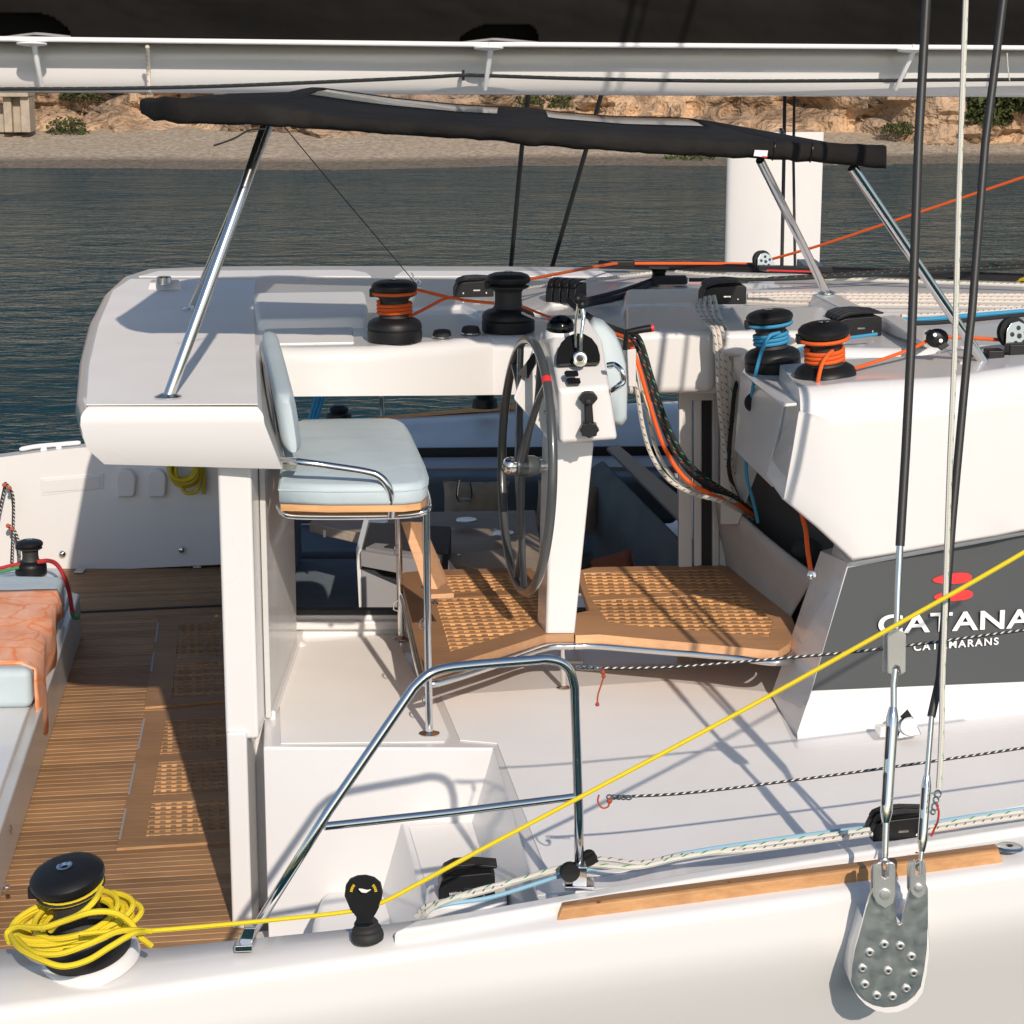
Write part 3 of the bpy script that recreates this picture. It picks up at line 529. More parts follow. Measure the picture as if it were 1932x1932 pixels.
# slatted hatch boards in the cockpit floor
def lattice(name, parent, O, ex, ey, outline, holes, zt, mt1, mt2, pitch=.045, w=.0205, hx=.026, nmax=300, rails=()):
    """frame board with rectangular windows (u0,v0,u1,v1 in metres along ex, ey) filled with crossing slats"""
    def inside(seg_a, seg_b, poly):              # clip a line to a convex polygon
        d = seg_b - seg_a; t0, t1 = 0, 1; n = len(poly)
        ar = sum(poly[i - 1][0] * poly[i][1] - poly[i][0] * poly[i - 1][1] for i in range(n)); s_ = 1 if ar > 0 else -1
        for i in range(n):
            p, q = V((*poly[i - 1], 0)), V((*poly[i], 0)); e = q - p; nn = V((-e.y, e.x, 0)) * s_
            den = nn.dot(d); num = nn.dot(seg_a - p)
            if abs(den) < 1e-9:
                if num < 0: return None
                continue
            t = -num / den
            if den > 0: t0 = max(t0, t)
            else: t1 = min(t1, t)
        return (seg_a + d * t0, seg_a + d * t1) if t1 - t0 > 1e-3 else None
    W = lambda p, z: O + ex * p.x + ey * p.y + V((0, 0, z - O.z))
    ang = math.atan2(ex.y, ex.x)
    for poly in holes:
        xs = [p[0] for p in poly]; ys = [p[1] for p in poly]
        py_ = pitch * 1.08; px_ = pitch * .9; y = min(ys) + py_ / 2
        while y < max(ys):
            s_ = inside(V((min(xs) - 1, y, 0)), V((max(xs) + 1, y, 0)), poly)
            if s_:
                a, b = s_; L = (b - a).length + .01; m = MB(); box(m, W((a + b) / 2, zt - hx / 2 - .001), (L, w, hx), frame(ang)); build('slat', m, mt1, parent, ang=30)
            y += py_
        x = min(xs) + px_ / 2
        while x < max(xs):
            s_ = inside(V((x, min(ys) - 1, 0)), V((x, max(ys) + 1, 0)), poly)
            if s_:
                a, b = s_; L = (b - a).length + .01; m = MB(); box(m, W((a + b) / 2, zt - hx / 2 - .0022), (w, L, hx - .002), frame(ang)); build('slat', m, mt2, parent, ang=30)
            x += px_
def ringpart(name, outer, inners, z0, z1, mt, parent, bev=.004):
    """board with openings, triangulated"""
    b = bmesh.new(); es = []
    for poly in [outer] + inners:
        vs = [b.verts.new((p.x, p.y, 0)) for p in poly]; es += [b.edges.new((vs[i - 1], vs[i])) for i in range(len(vs))]
    bmesh.ops.triangle_fill(b, use_beauty=True, use_dissolve=False, edges=es); b.faces.ensure_lookup_table(); b.verts.index_update()
    top = [V((v.co.x, v.co.y, z1)) for v in b.verts]; bot = [V((v.co.x, v.co.y, z0)) for v in b.verts]; n = len(top)
    fs = [tuple(v.index for v in f.verts) for f in b.faces]; m = MB(); m.add(top + bot, fs + [tuple(i + n for i in reversed(f)) for f in fs]); k = 0
    for poly in [outer] + inners:
        q = len(poly); m.add([], []); m.f += [(k + i, k + (i + 1) % q, n + k + (i + 1) % q, n + k + i) for i in range(q)]; m.uv += [None] * q; k += q
    b.free(); return build(name, m, mt, parent, ang=30)
def grating(name, label, outline, windows, zt, mt1, mt2, mtf, ang, th=.03, pitch=.045, w=.0205):
    O = outline[0].copy(); ex = V((math.cos(ang), math.sin(ang), 0)); ey = V((-math.sin(ang), math.cos(ang), 0)); g = thing(name, V((O.x, O.y, zt)), label, 'grating')
    inv = [[((p - O).dot(ex), (p - O).dot(ey)) for p in wn] for wn in windows]
    ringpart('frame_board', outline, windows, zt - th, zt, mtf, g)
    lattice(name, g, O, ex, ey, None, inv, zt, mt1, mt2, pitch, w); return g
sm = MB(); sa, sb_ = Q(138, 1157, Z=FZ + .002), Q(440, 1143, Z=FZ + .002); prism(sm, [sa, sb_, sb_ + V((0, .03, 0)), sa + V((0, .03, 0))], (0, 0, .003)); build('floor_seam', sm, CAULK, fl)
zt = FZ + .012
for (v0, v1, lab, u0a, u0b) in ((1342, 1600, 'brown slatted floor hatch nearest the camera, half lit by sun', 273, 220), (1166, 1334, 'brown slatted floor hatch farther from the camera with a bar of sunlight', 298, 273)):
    o_ = QS([(u0b, v1), (440, v1 - 14), (440, v0 - 8), (u0a, v0)], Z=zt)
    wins = []
    nr = 3 if v1 > 1500 else 2
    for r in range(nr):
        t0 = .07 + .90 * r / nr; t1 = .07 + .90 * (r + 1) / nr - .05
        vb, va = v1 + (v0 - v1) * t0, v1 + (v0 - v1) * t1
        lu = lambda v: 268 + (v - 1600) * -.17 if v1 > 1500 else 318 + (v - 1334) * -.10
        wins.append(QS([(lu(vb) + 4, vb - 4), (425, vb - 12), (425, va - 10), (lu(va) + 4, va - 2)], Z=zt))
    g = grating('floor_hatch', lab, o_, wins, zt, TEAKF, TEAKF, TEAKF, a9, th=.011, pitch=.046, w=.020)
    m = MB()
    for k in range(3 if v1 > 1500 else 2):
        va = v0 + (v1 - v0) * (k * .33 + .05); vb = va + (v1 - v0) * .22
        f = lambda v: u0a + (u0b - u0a) * (v - v0) / (v1 - v0)
        prism(m, QS([(f(va), va), (f(va) + 4, va), (f(vb) + 4, vb), (f(vb), vb)], Z=zt + .002), (0, 0, -.004))
    build('hinge_strip', m, GRYLAM, g)
# far coaming of the cockpit
cm = thing('port_coaming', Q(200, 1070, Z=FZ), 'white moulded side of the cockpit on the far hull, with vent and pads', 'coaming')
ft = [(-150, 880), (0, 863), (100, 850), (170, 843), (430, 836), (560, 832)]; fb = [(-150, 1080), (0, 1076), (120, 1072), (340, 1063), (560, 1052), (700, 1046)]
m = MB(); tp_ = [Q(u, v, Y=11.7) for u, v in ft]; bt_ = [Q(ft[i][0], [1079, 1076, 1073, 1070, 1058, 1050][i], Y=11.66) for i in range(6)]
loft(m, [[tp_[i], bt_[i] + V((0, 0, -.02)), bt_[i] + V((0, .5, -.02)), bt_[i] + V((0, .6, -1.9)), tp_[i] + V((0, .75, -1.2)), tp_[i] + V((0, .3, -.2)), tp_[i] + V((0, .12, 0))] for i in range(6)]); build('wall', m, GEL, cm, ang=40)
def onwall(pts, th, mt, name, lab=None, Y=11.69, bev=0):
    m = MB(); prism(m, [Q(u, v, Y=Y - th) for u, v in pts], (0, th + .004, 0)); o = build(name, m, mt, cm, bev=bev)
    if lab: o['label'] = lab
    return o
onwall([(76, 904), (196, 894), (196, 922), (78, 936)], .006, GEL, 'vent_frame', bev=.003)
onwall([(82, 908), (187, 899), (189, 921), (84, 929)], .010, GEL, 'vent_cover')
for du in (0, 58):
    pts = [(222, 939), (218, 912)] + [(236 + 19 * math.cos(t), 904 - 19 * math.sin(t)) for t in (2.6, 2.1, 1.6, 1.1, .6, .1)] + [(254, 932), (250, 938)]
    onwall([(u + du, v) for u, v in pts], .05, GEL, 'moulded_pad', bev=.012)
for u, v in ((118, 1045), (343, 1037)):
    m = MB(); ball(m, Q(u, v, Y=11.66), .022, 16); build('chrome_knob', m, CHROME, cm)
for u, v in ((151, 1077), (374, 1067)):
    m = MB(); box(m, Q(u, v, Z=FZ + .006) , (.05, .09, .012)); build('hinge', m, STEEL, cm, bev=.004)
cl = thing('mooring_cleat', Q(100, 856, Y=11.76), 'white horn cleat standing on the far gunwale at the left', 'cleat')
m = MB(); tube(m, curve([Q(37, 848, Y=11.76), Q(70, 842, Y=11.76), Q(115, 838, Y=11.76), Q(152, 835, Y=11.76)]), [.007] + [.013] * 22 + [.013, .007], 10); build('horn', m, WHITEP, cl)
for u in (84, 110):
    m = MB(); tube(m, [Q(u, 838, Y=11.76), Q(u - 3 if u < 90 else u + 3, 860, Y=11.76)], [.014, .024], 10); build('post', m, WHITEP, cl)
# coiled yellow rope on that wall, red and green lines, looped cords
m = MB()
for k in range(9):
    cx, cz = 349 + 4 * math.sin(k * 2.1), 884 + 4 * math.cos(k * 1.7); r1, r2 = 29 - (k * 5 % 9), 31 - (k * 4 % 11)
    pts = [Q(cx + r1 * math.cos(t), cz + r2 * math.sin(t), Y=11.62 - .011 * k) for t in [2 * math.pi * i / 20 for i in range(20)]]
    tube(m, pts, .0105, 6, closed=True)
tube(m, curve([Q(384, 880, Y=11.62), Q(385, 910, Y=11.62), Q(384, 932, Y=11.62)]), .011, 6); tube(m, curve([Q(340, 915, Y=11.6), Q(352, 930, Y=11.6), Q(372, 925, Y=11.6), Q(380, 895, Y=11.6)]), .011, 6)
tag(build('coiled_rope', m, RYD), 'coil of dull yellow rope hanging in the shade on the far cockpit wall', 'rope')
m = MB(); tube(m, curve([Q(11, 910, Y=11.6), Q(2, 950, Y=11.6), Q(-6, 990, Y=11.6)]), .009, 6); tube(m, curve([Q(12, 912, Y=11.6), Q(24, 935, Y=11.6), Q(25, 985, Y=11.6), Q(22, 1062, Y=11.4)]), .009, 6)
tube(m, curve([Q(14, 990, Y=11.58), Q(28, 1005, Y=11.58), Q(35, 1030, Y=11.55), Q(36, 1050, Y=11.4)]), .012, 6)
tag(build('looped_cord', m, RKW), 'thin dark flecked cord looped against the sunlit wall, far left', 'rope')
m = MB()
for u, v in ((18, 921), (8, 915)): ball(m, Q(u, v, Y=11.55), .013, 10)
tag(build('knot', m, RRD), 'upper orange knot on the looped cord at the far left wall', 'knot')
m = MB()
for u, v in ((22, 998), (15, 992)): ball(m, Q(u, v, Y=11.55), .013, 10)
tag(build('knot', m, RRD), 'lower orange knot on the looped cord at the far left wall', 'knot')

# settee box with cushion, towel, small winch
st = thing('cockpit_bench', Q(60, 1400, Z=FZ), 'white cockpit bench base with a grey side and locker latch', 'bench')
e0 = Q(0, 1701, Z=FZ); e1 = Q(140, 1247, Z=FZ); dr = (e1 - e0).normalized(); e_ = e0 - dr * 1.2; e1 = e0 + dr * 3.35
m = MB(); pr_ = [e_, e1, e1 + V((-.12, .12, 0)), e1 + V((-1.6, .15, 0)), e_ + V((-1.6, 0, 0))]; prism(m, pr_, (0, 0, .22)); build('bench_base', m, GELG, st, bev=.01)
m = MB(); prism(m, [p + V((-.01 - .03, 0, .22)) for p in pr_], (0, 0, .03)); build('bench_top', m, GEL, st, bev=.01)
for (u, v) in ((18, 1535), (16, 1562), (10, 1590)):
    pass
m = MB(); c = Q(13, 1565, Z=FZ + .13); lathe(m, [(0, 0), (.018, 0), (.02, .01), (.012, .018), (0, .02)], c, (1, 0, .2)); build('latch', m, CHROME, st)
m = MB(); c = Q(12, 1675, Z=FZ + .12); lathe(m, [(0, 0), (.012, 0), (.01, .01), (0, .012)], c, (1, 0, .2)); build('latch', m, CHROME, st)
cz = FZ + .25
k0 = Q(58, 1264, Z=cz + .17); k1 = Q(121, 1086, Z=cz + .17)
m = MB(); q = [k0, k1, k1 + V((-1.4, .1, 0)), k0 + V((-1.4, -.05, 0))]; prism(m, q, (0, 0, -.17)); tag(build('bench_cushion', m, CUSH, bev=.035, seg=4), 'pale blue bench cushion partly covered by the orange towel', 'cushion')
tw = MB(); n1, n2 = 26, 22; vs = []
t0_, t1_ = k0.lerp(k1, .04), k0.lerp(k1, .80)
for i in range(n1 + 1):
    for j in range(n2 + 1):
        t = i / n1; s_ = j / n2; e = t0_.lerp(t1_, t); a_len = 1.3; drop = .10 + .26 * (1 - abs(t - .12) * 1.25 if t < .9 else .1); tot = a_len + max(.03, drop); d = s_ * tot
        wv = .003 * math.sin(t * 15 + s_ * 5) + .005 * nz(t * 4, s_ * 5)
        if d < a_len: p = e + V((-(a_len - d), 0, .012 + wv))
        else: p = e + V((.016 + wv + .012 * math.sin(t * 13) * min(1, (d - a_len) * 6), .04 * (d - a_len) * math.sin(t * 9), .012 - (d - a_len)))
        vs.append(p)
tw.add(vs, [(i * (n2 + 1) + j, i * (n2 + 1) + j + 1, (i + 1) * (n2 + 1) + j + 1, (i + 1) * (n2 + 1) + j) for i in range(n1) for j in range(n2)])
o = build('towel', tw, TOWEL, recalc=False, ang=180); o.modifiers.new('thick', 'SOLIDIFY').thickness = .008; tag(o, 'orange towel draped over the bench cushion and hanging down its side', 'towel')
cp = thing('bench_end_ledge', Q(60, 1083, Z=cz), 'white ledge behind the bench cushion that carries the small winch', 'ledge')
m = MB(); c = Q(40, 1086, Y=10.25); box(m, (c.x - .3, 10.2, 2.01), (1.0, .35, .26)); build('ledge', m, GEL, cp, bev=.03)

# ---------------- winches
WP = dict(base=[(0, 0), (.103, 0), (.105, .006), (.105, .04), (.101, .045), (.105, .048), (.104, .062), (.098, .074), (.085, .083), (.062, .09), (.058, .094), (0, .094)],
          drum=[(0, .09), (.062, .09), (.056, .10), (.053, .125), (.054, .155), (.062, .166), (.075, .170), (.082, .174), (.082, .178), (.07, .180), (0, .18)],
          cap=[(0, .178), (.068, .178), (.07, .186), (.084, .192), (.088, .202), (.087, .212), (.078, .222), (.06, .229), (.03, .232), (.016, .233), (.016, .228), (0, .228)],
          socket=[(.010, .2285), (.016, .2325), (.019, .2355), (.013, .236), (.008, .231)])
def winch(p, label, ax=(0, 0, 1), s=1.0, group='winches'):
    t = thing('winch', p, label, 'winch', group)
    build('winch_base', lathe(MB(), WP['base'], p, ax, 44, s), BLKA, t, ang=32)
    m = lathe(MB(), WP['drum'], p, ax, 36, s); build('drum', m, mat('drum_grip', (.03, .027, .026), .62, bump=.6, bs=160, bd=.002) if 'drum_grip' not in bpy.data.materials else bpy.data.materials['drum_grip'], t, ang=32)
    m = lathe(MB(), WP['cap'], p, ax, 36, s); A_ = V(ax).normalized(); sd = A_.cross(V((0, 1, 0))).normalized()
    build('cap', m, BLKA, t, ang=32)
    m = MB(); bx_ = p + A_ * .196 * s + sd * .083 * s; box(m, bx_ + A_ * -.012 * s, (.022 * s, .05 * s, .03 * s)); build('feeder_arm', m, BLKA, t, bev=.004)
    build('socket', lathe(MB(), WP['socket'], p, ax, 16, s), CHROME, t)
    return t
def wraps(p, ax, s, z0, z1, turns, r, rr, mt, n=28, ph=0):
    A_ = V(ax).normalized(); x = V((1, 0, 0)); x = (x - A_ * x.dot(A_)).normalized(); y = A_.cross(x)
    return [p + A_ * (z0 + (z1 - z0) * k / (turns * n)) * s + (x * math.cos(ph + 2 * math.pi * k / n) + y * math.sin(ph + 2 * math.pi * k / n)) * r * s for k in range(int(turns * n) + 1)]
wa = Q(745, 642, Z=RZ + .004); winch(wa, 'black winch on the helm roof with orange rope wound round its drum')
wb = Q(959, 624, Z=RZ + .004); winch(wb, 'bare black winch on the helm roof between the two orange lines, left of the compass')
wc = Q(1459, 700, Z=RZ - .03); wd = Q(1556, 728, Z=RZ - .03)
axC = V((-.10, -.02, 1)).normalized(); axD = V((-.08, -.10, 1)).normalized()
wd = Q(1558, 735, Y=7.12)
wcp = winch(wc, 'black winch with blue rope wraps on the shelf behind the coachroof wing', axC, .96)
winch(wd, 'black winch with orange rope wraps, nearest the coachroof wing', axD, 1.0)
we = Q(166, 1792, Z=GZ + .025); axE = V((-.16, -.18, 1)).normalized()
winch(we, 'big black winch on the near gunwale smothered in yellow rope', axE, 1.05)
m = MB(); lathe(m, [(0, -.02), (.124, -.02), (.121, .0), (.114, .008), (.107, .012), (0, .012)], we - axE * .012, axE, 48); part('winch_pad', m, GEL, ang=50)
wf = Q(59, 1082, Y=10.2); winch(wf, 'small black winch on the ledge beyond the orange towel', (0, 0, 1), .74)
# ropes
def rope(name, pts, r, mt, label, group=None, k=8, n=8, extra=None):
    m = MB(); P = [p if isinstance(p, V) else Q(p[0], p[1], Y=p[2]) for p in pts]; tube(m, curve(P, k), r, n)
    if extra: extra(m)
    return tag(build(name, m, mt), label, 'rope', group)
rope('red_line', [(72, 1060, 10.12), (92, 1058, 10.1), (108, 1066, 10.0), (122, 1090, 9.9), (131, 1120, 9.9), (137, 1160, 9.85)], .011, RR, 'dark red line draped from the small winch over the end of the cushion')
rope('red_line', [(-40, 1078, 10.12), (0, 1072, 10.12), (20, 1067, 10.14), (38, 1064, 10.15)], .009, RR, 'red line reaching the small winch from the left edge')
rope('green_line', [(-40, 1082, 10.1), (0, 1079, 10.1), (36, 1070, 10.12)], .009, mat('green_rope', (.05, .25, .10), .8), 'thin green line beside the red one left of the small winch')
rope('green_line', [(136, 1158, 9.85), (141, 1166, 9.8), (150, 1164, 9.8)], .010, bpy.data.materials['green_rope'], 'dark green rope end below the red line on the floor')
def exA(m):
    tube(m, wraps(wa, (0, 0, 1), 1, .100, .150, 3.6, .063, .0065, RO), .0068, 8); tube(m, wraps(wa, (0, 0, 1), 1, .180, .184, 1.0, .082, .006, RO), .0062, 8)
    tube(m, [Q(781, 545, Y=wa.y + .06), Q(846, 561, Y=8.25)], .0062); 
rope('orange_line', [(771, 598, wa.y - .02), (805, 581, 8.2), (845, 562, 8.25), (880, 567, 8.22), (932, 572, 8.2)], .0062, RO, 'orange line wound on the left roof winch and led to the black clutch', extra=exA)
rope('orange_line', [(985, 578, 8.25), (1010, 588, 8.2), (1037, 599, 8.1), (1060, 610, 8.0)], .0055, RO, 'short orange line running from the bare winch to behind the compass')
rope('control_line', [(985, 590, 8.25), (1012, 601, 8.2), (1040, 606, 8.1)], .0055, RW, 'short white line below the orange one, behind the compass')
rope('orange_line', [(983, 530, 8.8), (1060, 515, 9.4), (1155, 498, 10.3), (1200, 497, 10.4), (1320, 497, 10.4), (1425, 498, 10.4)], .007, RO, 'orange line crossing the far side of the roof to the steel block')
rope('orange_line', [(1452, 490, 10.4), (1550, 462, 10.2), (1700, 412, 9.9), (1932, 334, 9.5), (2200, 245, 9.0)], .0065, RO, 'orange sheet rising from the steel block across the water to the upper right')
def exC(m): tube(m, wraps(wc, axC, .96, .100, .150, 3.4, .062, .006, RB), .0068, 8); tube(m, wraps(wc, axC, .96, .176, .182, 1.0, .08, .006, RB), .006, 8)
rope('blue_line', [(1497, 662, wc.y), (1560, 644, 7.9), (1655, 630, 7.95)], .0062, RB, 'blue line wound on the rear shelf winch and led to the clutch bank', extra=exC)
def exD(m): tube(m, wraps(wd, axD, 1, .098, .150, 3.6, .063, .0065, RO), .0072, 8); tube(m, wraps(wd, axD, 1, .176, .182, 1.0, .082, .006, RO), .0066, 8)
rope('orange_line', [(1597, 700, wd.y - .03), (1650, 683, 7.2), (1720, 658, 7.3), (1757, 640, 7.35), (1790, 636, 7.4), (1902, 642, 7.5)], .0065, RO, 'orange line from the shelf winch through the black block to the right edge', extra=exD)
rope('orange_tail', [(1571, 662, wd.y - .08), (1560, 672, wd.y - .10), (1550, 690, wd.y - .12), (1543, 722, wd.y - .13), (1541, 760, wd.y - .06)], .0068, RO, 'orange tail crossing the wraps of the shelf winch')
rope('blue_tail', [(1470, 628, wc.y - .06), (1452, 634, wc.y - .10), (1440, 655, wc.y - .12), (1427, 700, wc.y - .15), (1419, 742, 7.55), (1416, 790, 7.62), (1409, 850, 7.7), (1409, 900, 7.7), (1421, 945, 7.75), (1430, 985, 7.8)], .0068, RB, 'blue tail hanging from the shelf winch down into the canvas pouch')
m = MB(); lathe(m, [(0, 0), (.03, 0), (.036, .01), (.03, .02), (0, .022)], Q(1420, 758, Y=7.58), (.25, -1, 0)); s_ = m; 
tag(build('cheek_block', m, BLKA), 'small oval black eye on the grey wall that the blue tail passes', 'block')
# clutches
def clutch(p, yaw, L, n, w1, h, label, lean=0):
    t = thing('rope_clutch', p, label, 'rope clutch', 'rope clutches'); R = frame(yaw)
    for k in range(n):
        y = (k - (n - 1) / 2) * w1; m = MB()
        prof = [(-.5, .0), (-.5, .38), (-.44, .62), (-.30, .72), (.42, .80), (.5, .72), (.5, 0)]
        prism(m, [p + R @ V((a * L, y - w1 * .44, b * h)) for a, b in prof], R @ V((0, w1 * .88, 0))); build('body', m, BLKA, t, bev=.004, seg=2)
        m = MB(); prof = [(-.46, .66), (-.40, .84), (-.22, .97), (.1, 1.0), (.55, .93), (.53, .86), (.1, .88), (-.18, .84)]
        prism(m, [p + R @ V((a * L, y - w1 * .32, b * h)) for a, b in prof], R @ V((0, w1 * .64, 0))); build('lever', m, BLK, t, bev=.003, seg=2)
    m = MB()
    for a in (-.3, .3): lathe(m, [(0, 0), (.004, 0), (.004, .002), (0, .003)], p + R @ V((a * L, -(n / 2) * w1 - .0, .2 * h)), R @ V((0, -1, 0)), 8)
    box(m, p + R @ V((.05 * L, -(n / 2) * w1 * .98, .33 * h)), (.03, .003, .006), R); build('rivets', m, STEEL, t)
    return t
clutch(Q(893, 558, Z=RZ + .02), .15, .17, 2, .05, .09, 'double black rope clutch between the two roof winches')
clutch(Q(1068, 568, Z=RZ + .02), 1.15, .13, 4, .036, .10, 'row of four black rope clutches above the throttle levers')
clutch(Q(1362, 570, Z=RZ + .05), .06, .18, 4, .04, .10, 'long black rope clutch bank with white lines spilling down the cabin side')
clutch(Q(1606, 630, Z=RZ + .0), .2, .19, 4, .042, .10, 'black rope clutch bank behind the orange winch with the blue line beneath')
clutch(Q(1690, 1577, Z=GZ + .01), .16, .16, 2, .04, .085, 'black rope clutch on the side deck behind the turnbuckles')
t = clutch(Q(880, 1692, Z=2.30), .06, .165, 1, .10, .115, 'black rope clutch standing in the boarding steps', 0)
text('spinlock', 'lettering', 848, 1690, 872, 1688, .012, WHITEP, t.location.y - .055, t.location.y - .055, t)
m = MB(); box(m, Q(880, 1715, Z=2.26), (.24, .16, .10)); part('clutch_pad', m, GEL, bev=.02)
for (u, v, lab) in ((834, 636, 'left of the two round black buttons in front of the roof winches'), (888, 629, 'right of the two round black buttons in front of the roof winches')):
    t = thing('winch_button', Q(u, v, Z=RZ + .004), lab, 'button', 'foot switches on the roof'); m = MB()
    lathe(m, [(0, 0), (.036, 0), (.037, .008), (.034, .02), (.03, .027), (.02, .03), (0, .031)], t.location, (0, 0, 1), 28); build('button', m, RUB, t)
    m = MB(); lathe(m, [(.037, 0), (.041, 0), (.041, .004), (.037, .006)], t.location, (0, 0, 1), 28); build('rim', m, STEEL, t)
# ---------------- helm bench
hs = thing('helm_bench', V((-.35, 7.3, DZ)), 'pale blue padded helm bench on a stainless frame', 'helm bench')
sz = 3.352
out = [(526, 912), (620, 915), (760, 914), (795, 910), (806, 902), (807, 890), (800, 868), (774, 812), (766, 797), (754, 790), (738, 787), (640, 788), (566, 790), (540, 800)]
sp = QS(out, Z=sz); m = MB(); loft(m, [shrink(sp, .022, 0), shrink(sp, .010, -.004), shrink(sp, .002, -.014), shrink(sp, 0, -.026), shrink(sp, .0, -.058), shrink(sp, .006, -.070)]); build('seat', m, CUSH, hs, ang=80); m = MB(); tube(m, shrink(sp, -.001, -.022), .0028, 6, closed=True); build('piping', m, CUSH, hs)
m = MB(); loft(m, [shrink(sp, .004, -.070), shrink(sp, .004, -.092)]); build('seat_board', m, TEAKR, hs)
rp = QS([(527, 955, 6.85), (536, 968, 6.8), (560, 973, 6.8), (650, 974, 6.8), (735, 973, 6.8), (780, 970, 6.79), (802, 964, 6.8), (808, 952, 6.87), (798, 915, 7.1), (768, 855, 7.6), (750, 835, 7.9)])
m = MB(); tube(m, curve(rp, 6), .0125, 12); build('seat_ring', m, CHROME, hs)
m = MB(); tube(m, curve(QS([(533, 868, 6.80), (560, 871, 6.72), (620, 879, 6.72), (690, 890, 6.72), (716, 899, 6.72), (732, 917, 6.72), (739, 940, 6.73), (738, 974, 6.76)]), 8), .0125, 12); build('armrest', m, CHROME, hs)
# backrest pad
st_ = []
for k in range(15):
    t = k / 14; Y = 6.88 + 1.12 * t; uc = 546 - 28 * t; zl = 3.415 + .02 * t; zh = 3.61 + .075 * t; e = min(1, math.sqrt(max(0, 1 - ((abs(t - .5) * 2 - .86) / .14) ** 2)) if abs(t - .5) * 2 > .86 else 1); e = max(e, .45)
    cx = Q(uc, 800, Y=Y).x; cz = (zl + zh) / 2; hh = (zh - zl) / 2 * (.8 + .2 * e); hw = .034 * e; tl = -.12
    ring = []
    for j in range(20):
        a = 2 * math.pi * j / 20; c_, s_ = math.cos(a), math.sin(a); x = hw * (abs(c_) ** .5) * (1 if c_ > 0 else -1); z = hh * (abs(s_) ** .45) * (1 if s_ > 0 else -1); ring.append(V((cx + x + tl * z, Y, cz + z)))
    st_.append(ring)
m = MB(); loft(m, st_); build('backrest', m, CUSH, hs, ang=80)
m = MB(); tube(m, QS([(532, 868, 6.86), (518, 790, 7.2), (497, 648, 7.95)]), .011, 8); tube(m, QS([(526, 862, 6.9), (512, 775, 7.25), (494, 650, 7.98)]), .008, 8); build('backrest_frame', m, STEEL, hs)
m = MB(); prism(m, QS([(534, 870), (563, 874), (556, 890), (532, 886)], Y=6.84), (0, .02, 0)); build('bracket', m, STEEL, hs, bev=.002)
def leg(parent, top, base, fr=.035, r=.0125):
    m = MB(); tube(m, [top, base], r, 12); lathe(m, [(0, 0), (fr, 0), (fr, .004), (fr * .5, .010), (r, .012)], base, (0, 0, 1), 24); return build('leg', m, CHROME, parent)
leg(hs, Q(804, 965, Y=6.8), Q(810, 1385, Z=DZ + .004)); leg(hs, Q(751, 975, Y=7.96), Q(757, 1205, Z=DZ + .004))
m = MB()
for (u, v, Y) in ((746, 1040, 7.9), (745, 1145, 7.9), (795, 1178, 6.8), (799, 1322, 6.8)): tube(m, curve(QS([(u + 6, v - 12, Y), (u, v - 8, Y), (u - 2, v + 4, Y), (u + 6, v + 8, Y)]), 4), .003, 6)
build('hooks', m, CHROME, hs)
fr = thing('folding_footrest', Q(830, 1110, Z=2.70), 'teak folding footrest board leaning between the bench legs', 'footrest')
m = MB(); hexa(m, QS([(756, 984, 7.3), (771, 983, 7.3), (826, 1112, 7.2), (800, 1112, 7.2)]), QS([(762, 984, 7.36), (778, 984, 7.36), (836, 1112, 7.26), (806, 1112, 7.26)])); build('board', m, TEAK, fr, bev=.004)
m = MB(); hexa(m, QS([(771, 984, 7.34), (798, 984, 7.45), (846, 1098, 7.35), (826, 1112, 7.22)]), QS([(773, 986, 7.37), (798, 986, 7.48), (846, 1100, 7.38), (828, 1114, 7.25)])); build('board', m, TEAK, fr, bev=.004)
m = MB(); box(m, Q(825, 1117, Y=7.2), (.10, .12, .018), frame(.2)); build('foot', m, TEAK, fr, bev=.004)
m = MB(); tube(m, curve([Q(818, 1136, Z=2.70), Q(826, 1127, Z=2.72), Q(829, 1122, Z=2.70)]), .006, 8); lathe(m, [(0, 0), (.018, 0), (.014, .006), (0, .008)], Q(818, 1138, Z=2.69), (0, 0, 1), 16); build('catch', m, CHROME, fr)

# ---------------- foot gratings
gz = 2.69
P_ = lambda l: QS(l, Z=gz)
g1 = grating('foot_grating', 'left teak foot grating under the wheel, in front of the bench', P_([(800, 1266), (757, 1092), (762, 1080), (815, 1075), (1000, 1071), (1022, 1090), (1034, 1120), (1046, 1154), (1074, 1155), (1083, 1196), (1030, 1197), (825, 1262), (812, 1268)]),
    [P_([(805, 1087), (985, 1081), (1006, 1112), (818, 1122)]), P_([(821, 1130), (1010, 1119), (1031, 1165), (1005, 1183), (850, 1229)])], gz, TEAKY, TEAK, TEAK, .12)
g2 = grating('foot_grating', 'right teak foot grating between the pedestal and the coachroof, half in shade', P_([(1072, 1160), (1101, 1154), (1112, 1152), (1094, 1100), (1094, 1076), (1120, 1070), (1350, 1066), (1380, 1070), (1400, 1082), (1494, 1165), (1500, 1182), (1490, 1214), (1468, 1228), (1130, 1197), (1086, 1199)]),
    [P_([(1101, 1081), (1354, 1074), (1395, 1112), (1112, 1125)]), P_([(1118, 1133), (1400, 1118), (1458, 1172), (1452, 1201), (1150, 1176)])], gz, TEAKY, TEAK, TEAK, .0)
def under(px, parent, z=gz - .045, r=.013):
    m = MB(); tube(m, curve(QS(px, Z=z), 6), r, 10); build('frame_tube', m, CHROME, parent)
under([(757, 1112), (775, 1192), (794, 1274), (810, 1290), (850, 1282), (960, 1246), (1030, 1222), (1082, 1219)], g1, z=gz - .042)
under([(1084, 1219), (1130, 1219), (1250, 1229), (1380, 1240), (1464, 1250), (1492, 1240), (1508, 1212)], g2, z=gz - .042)
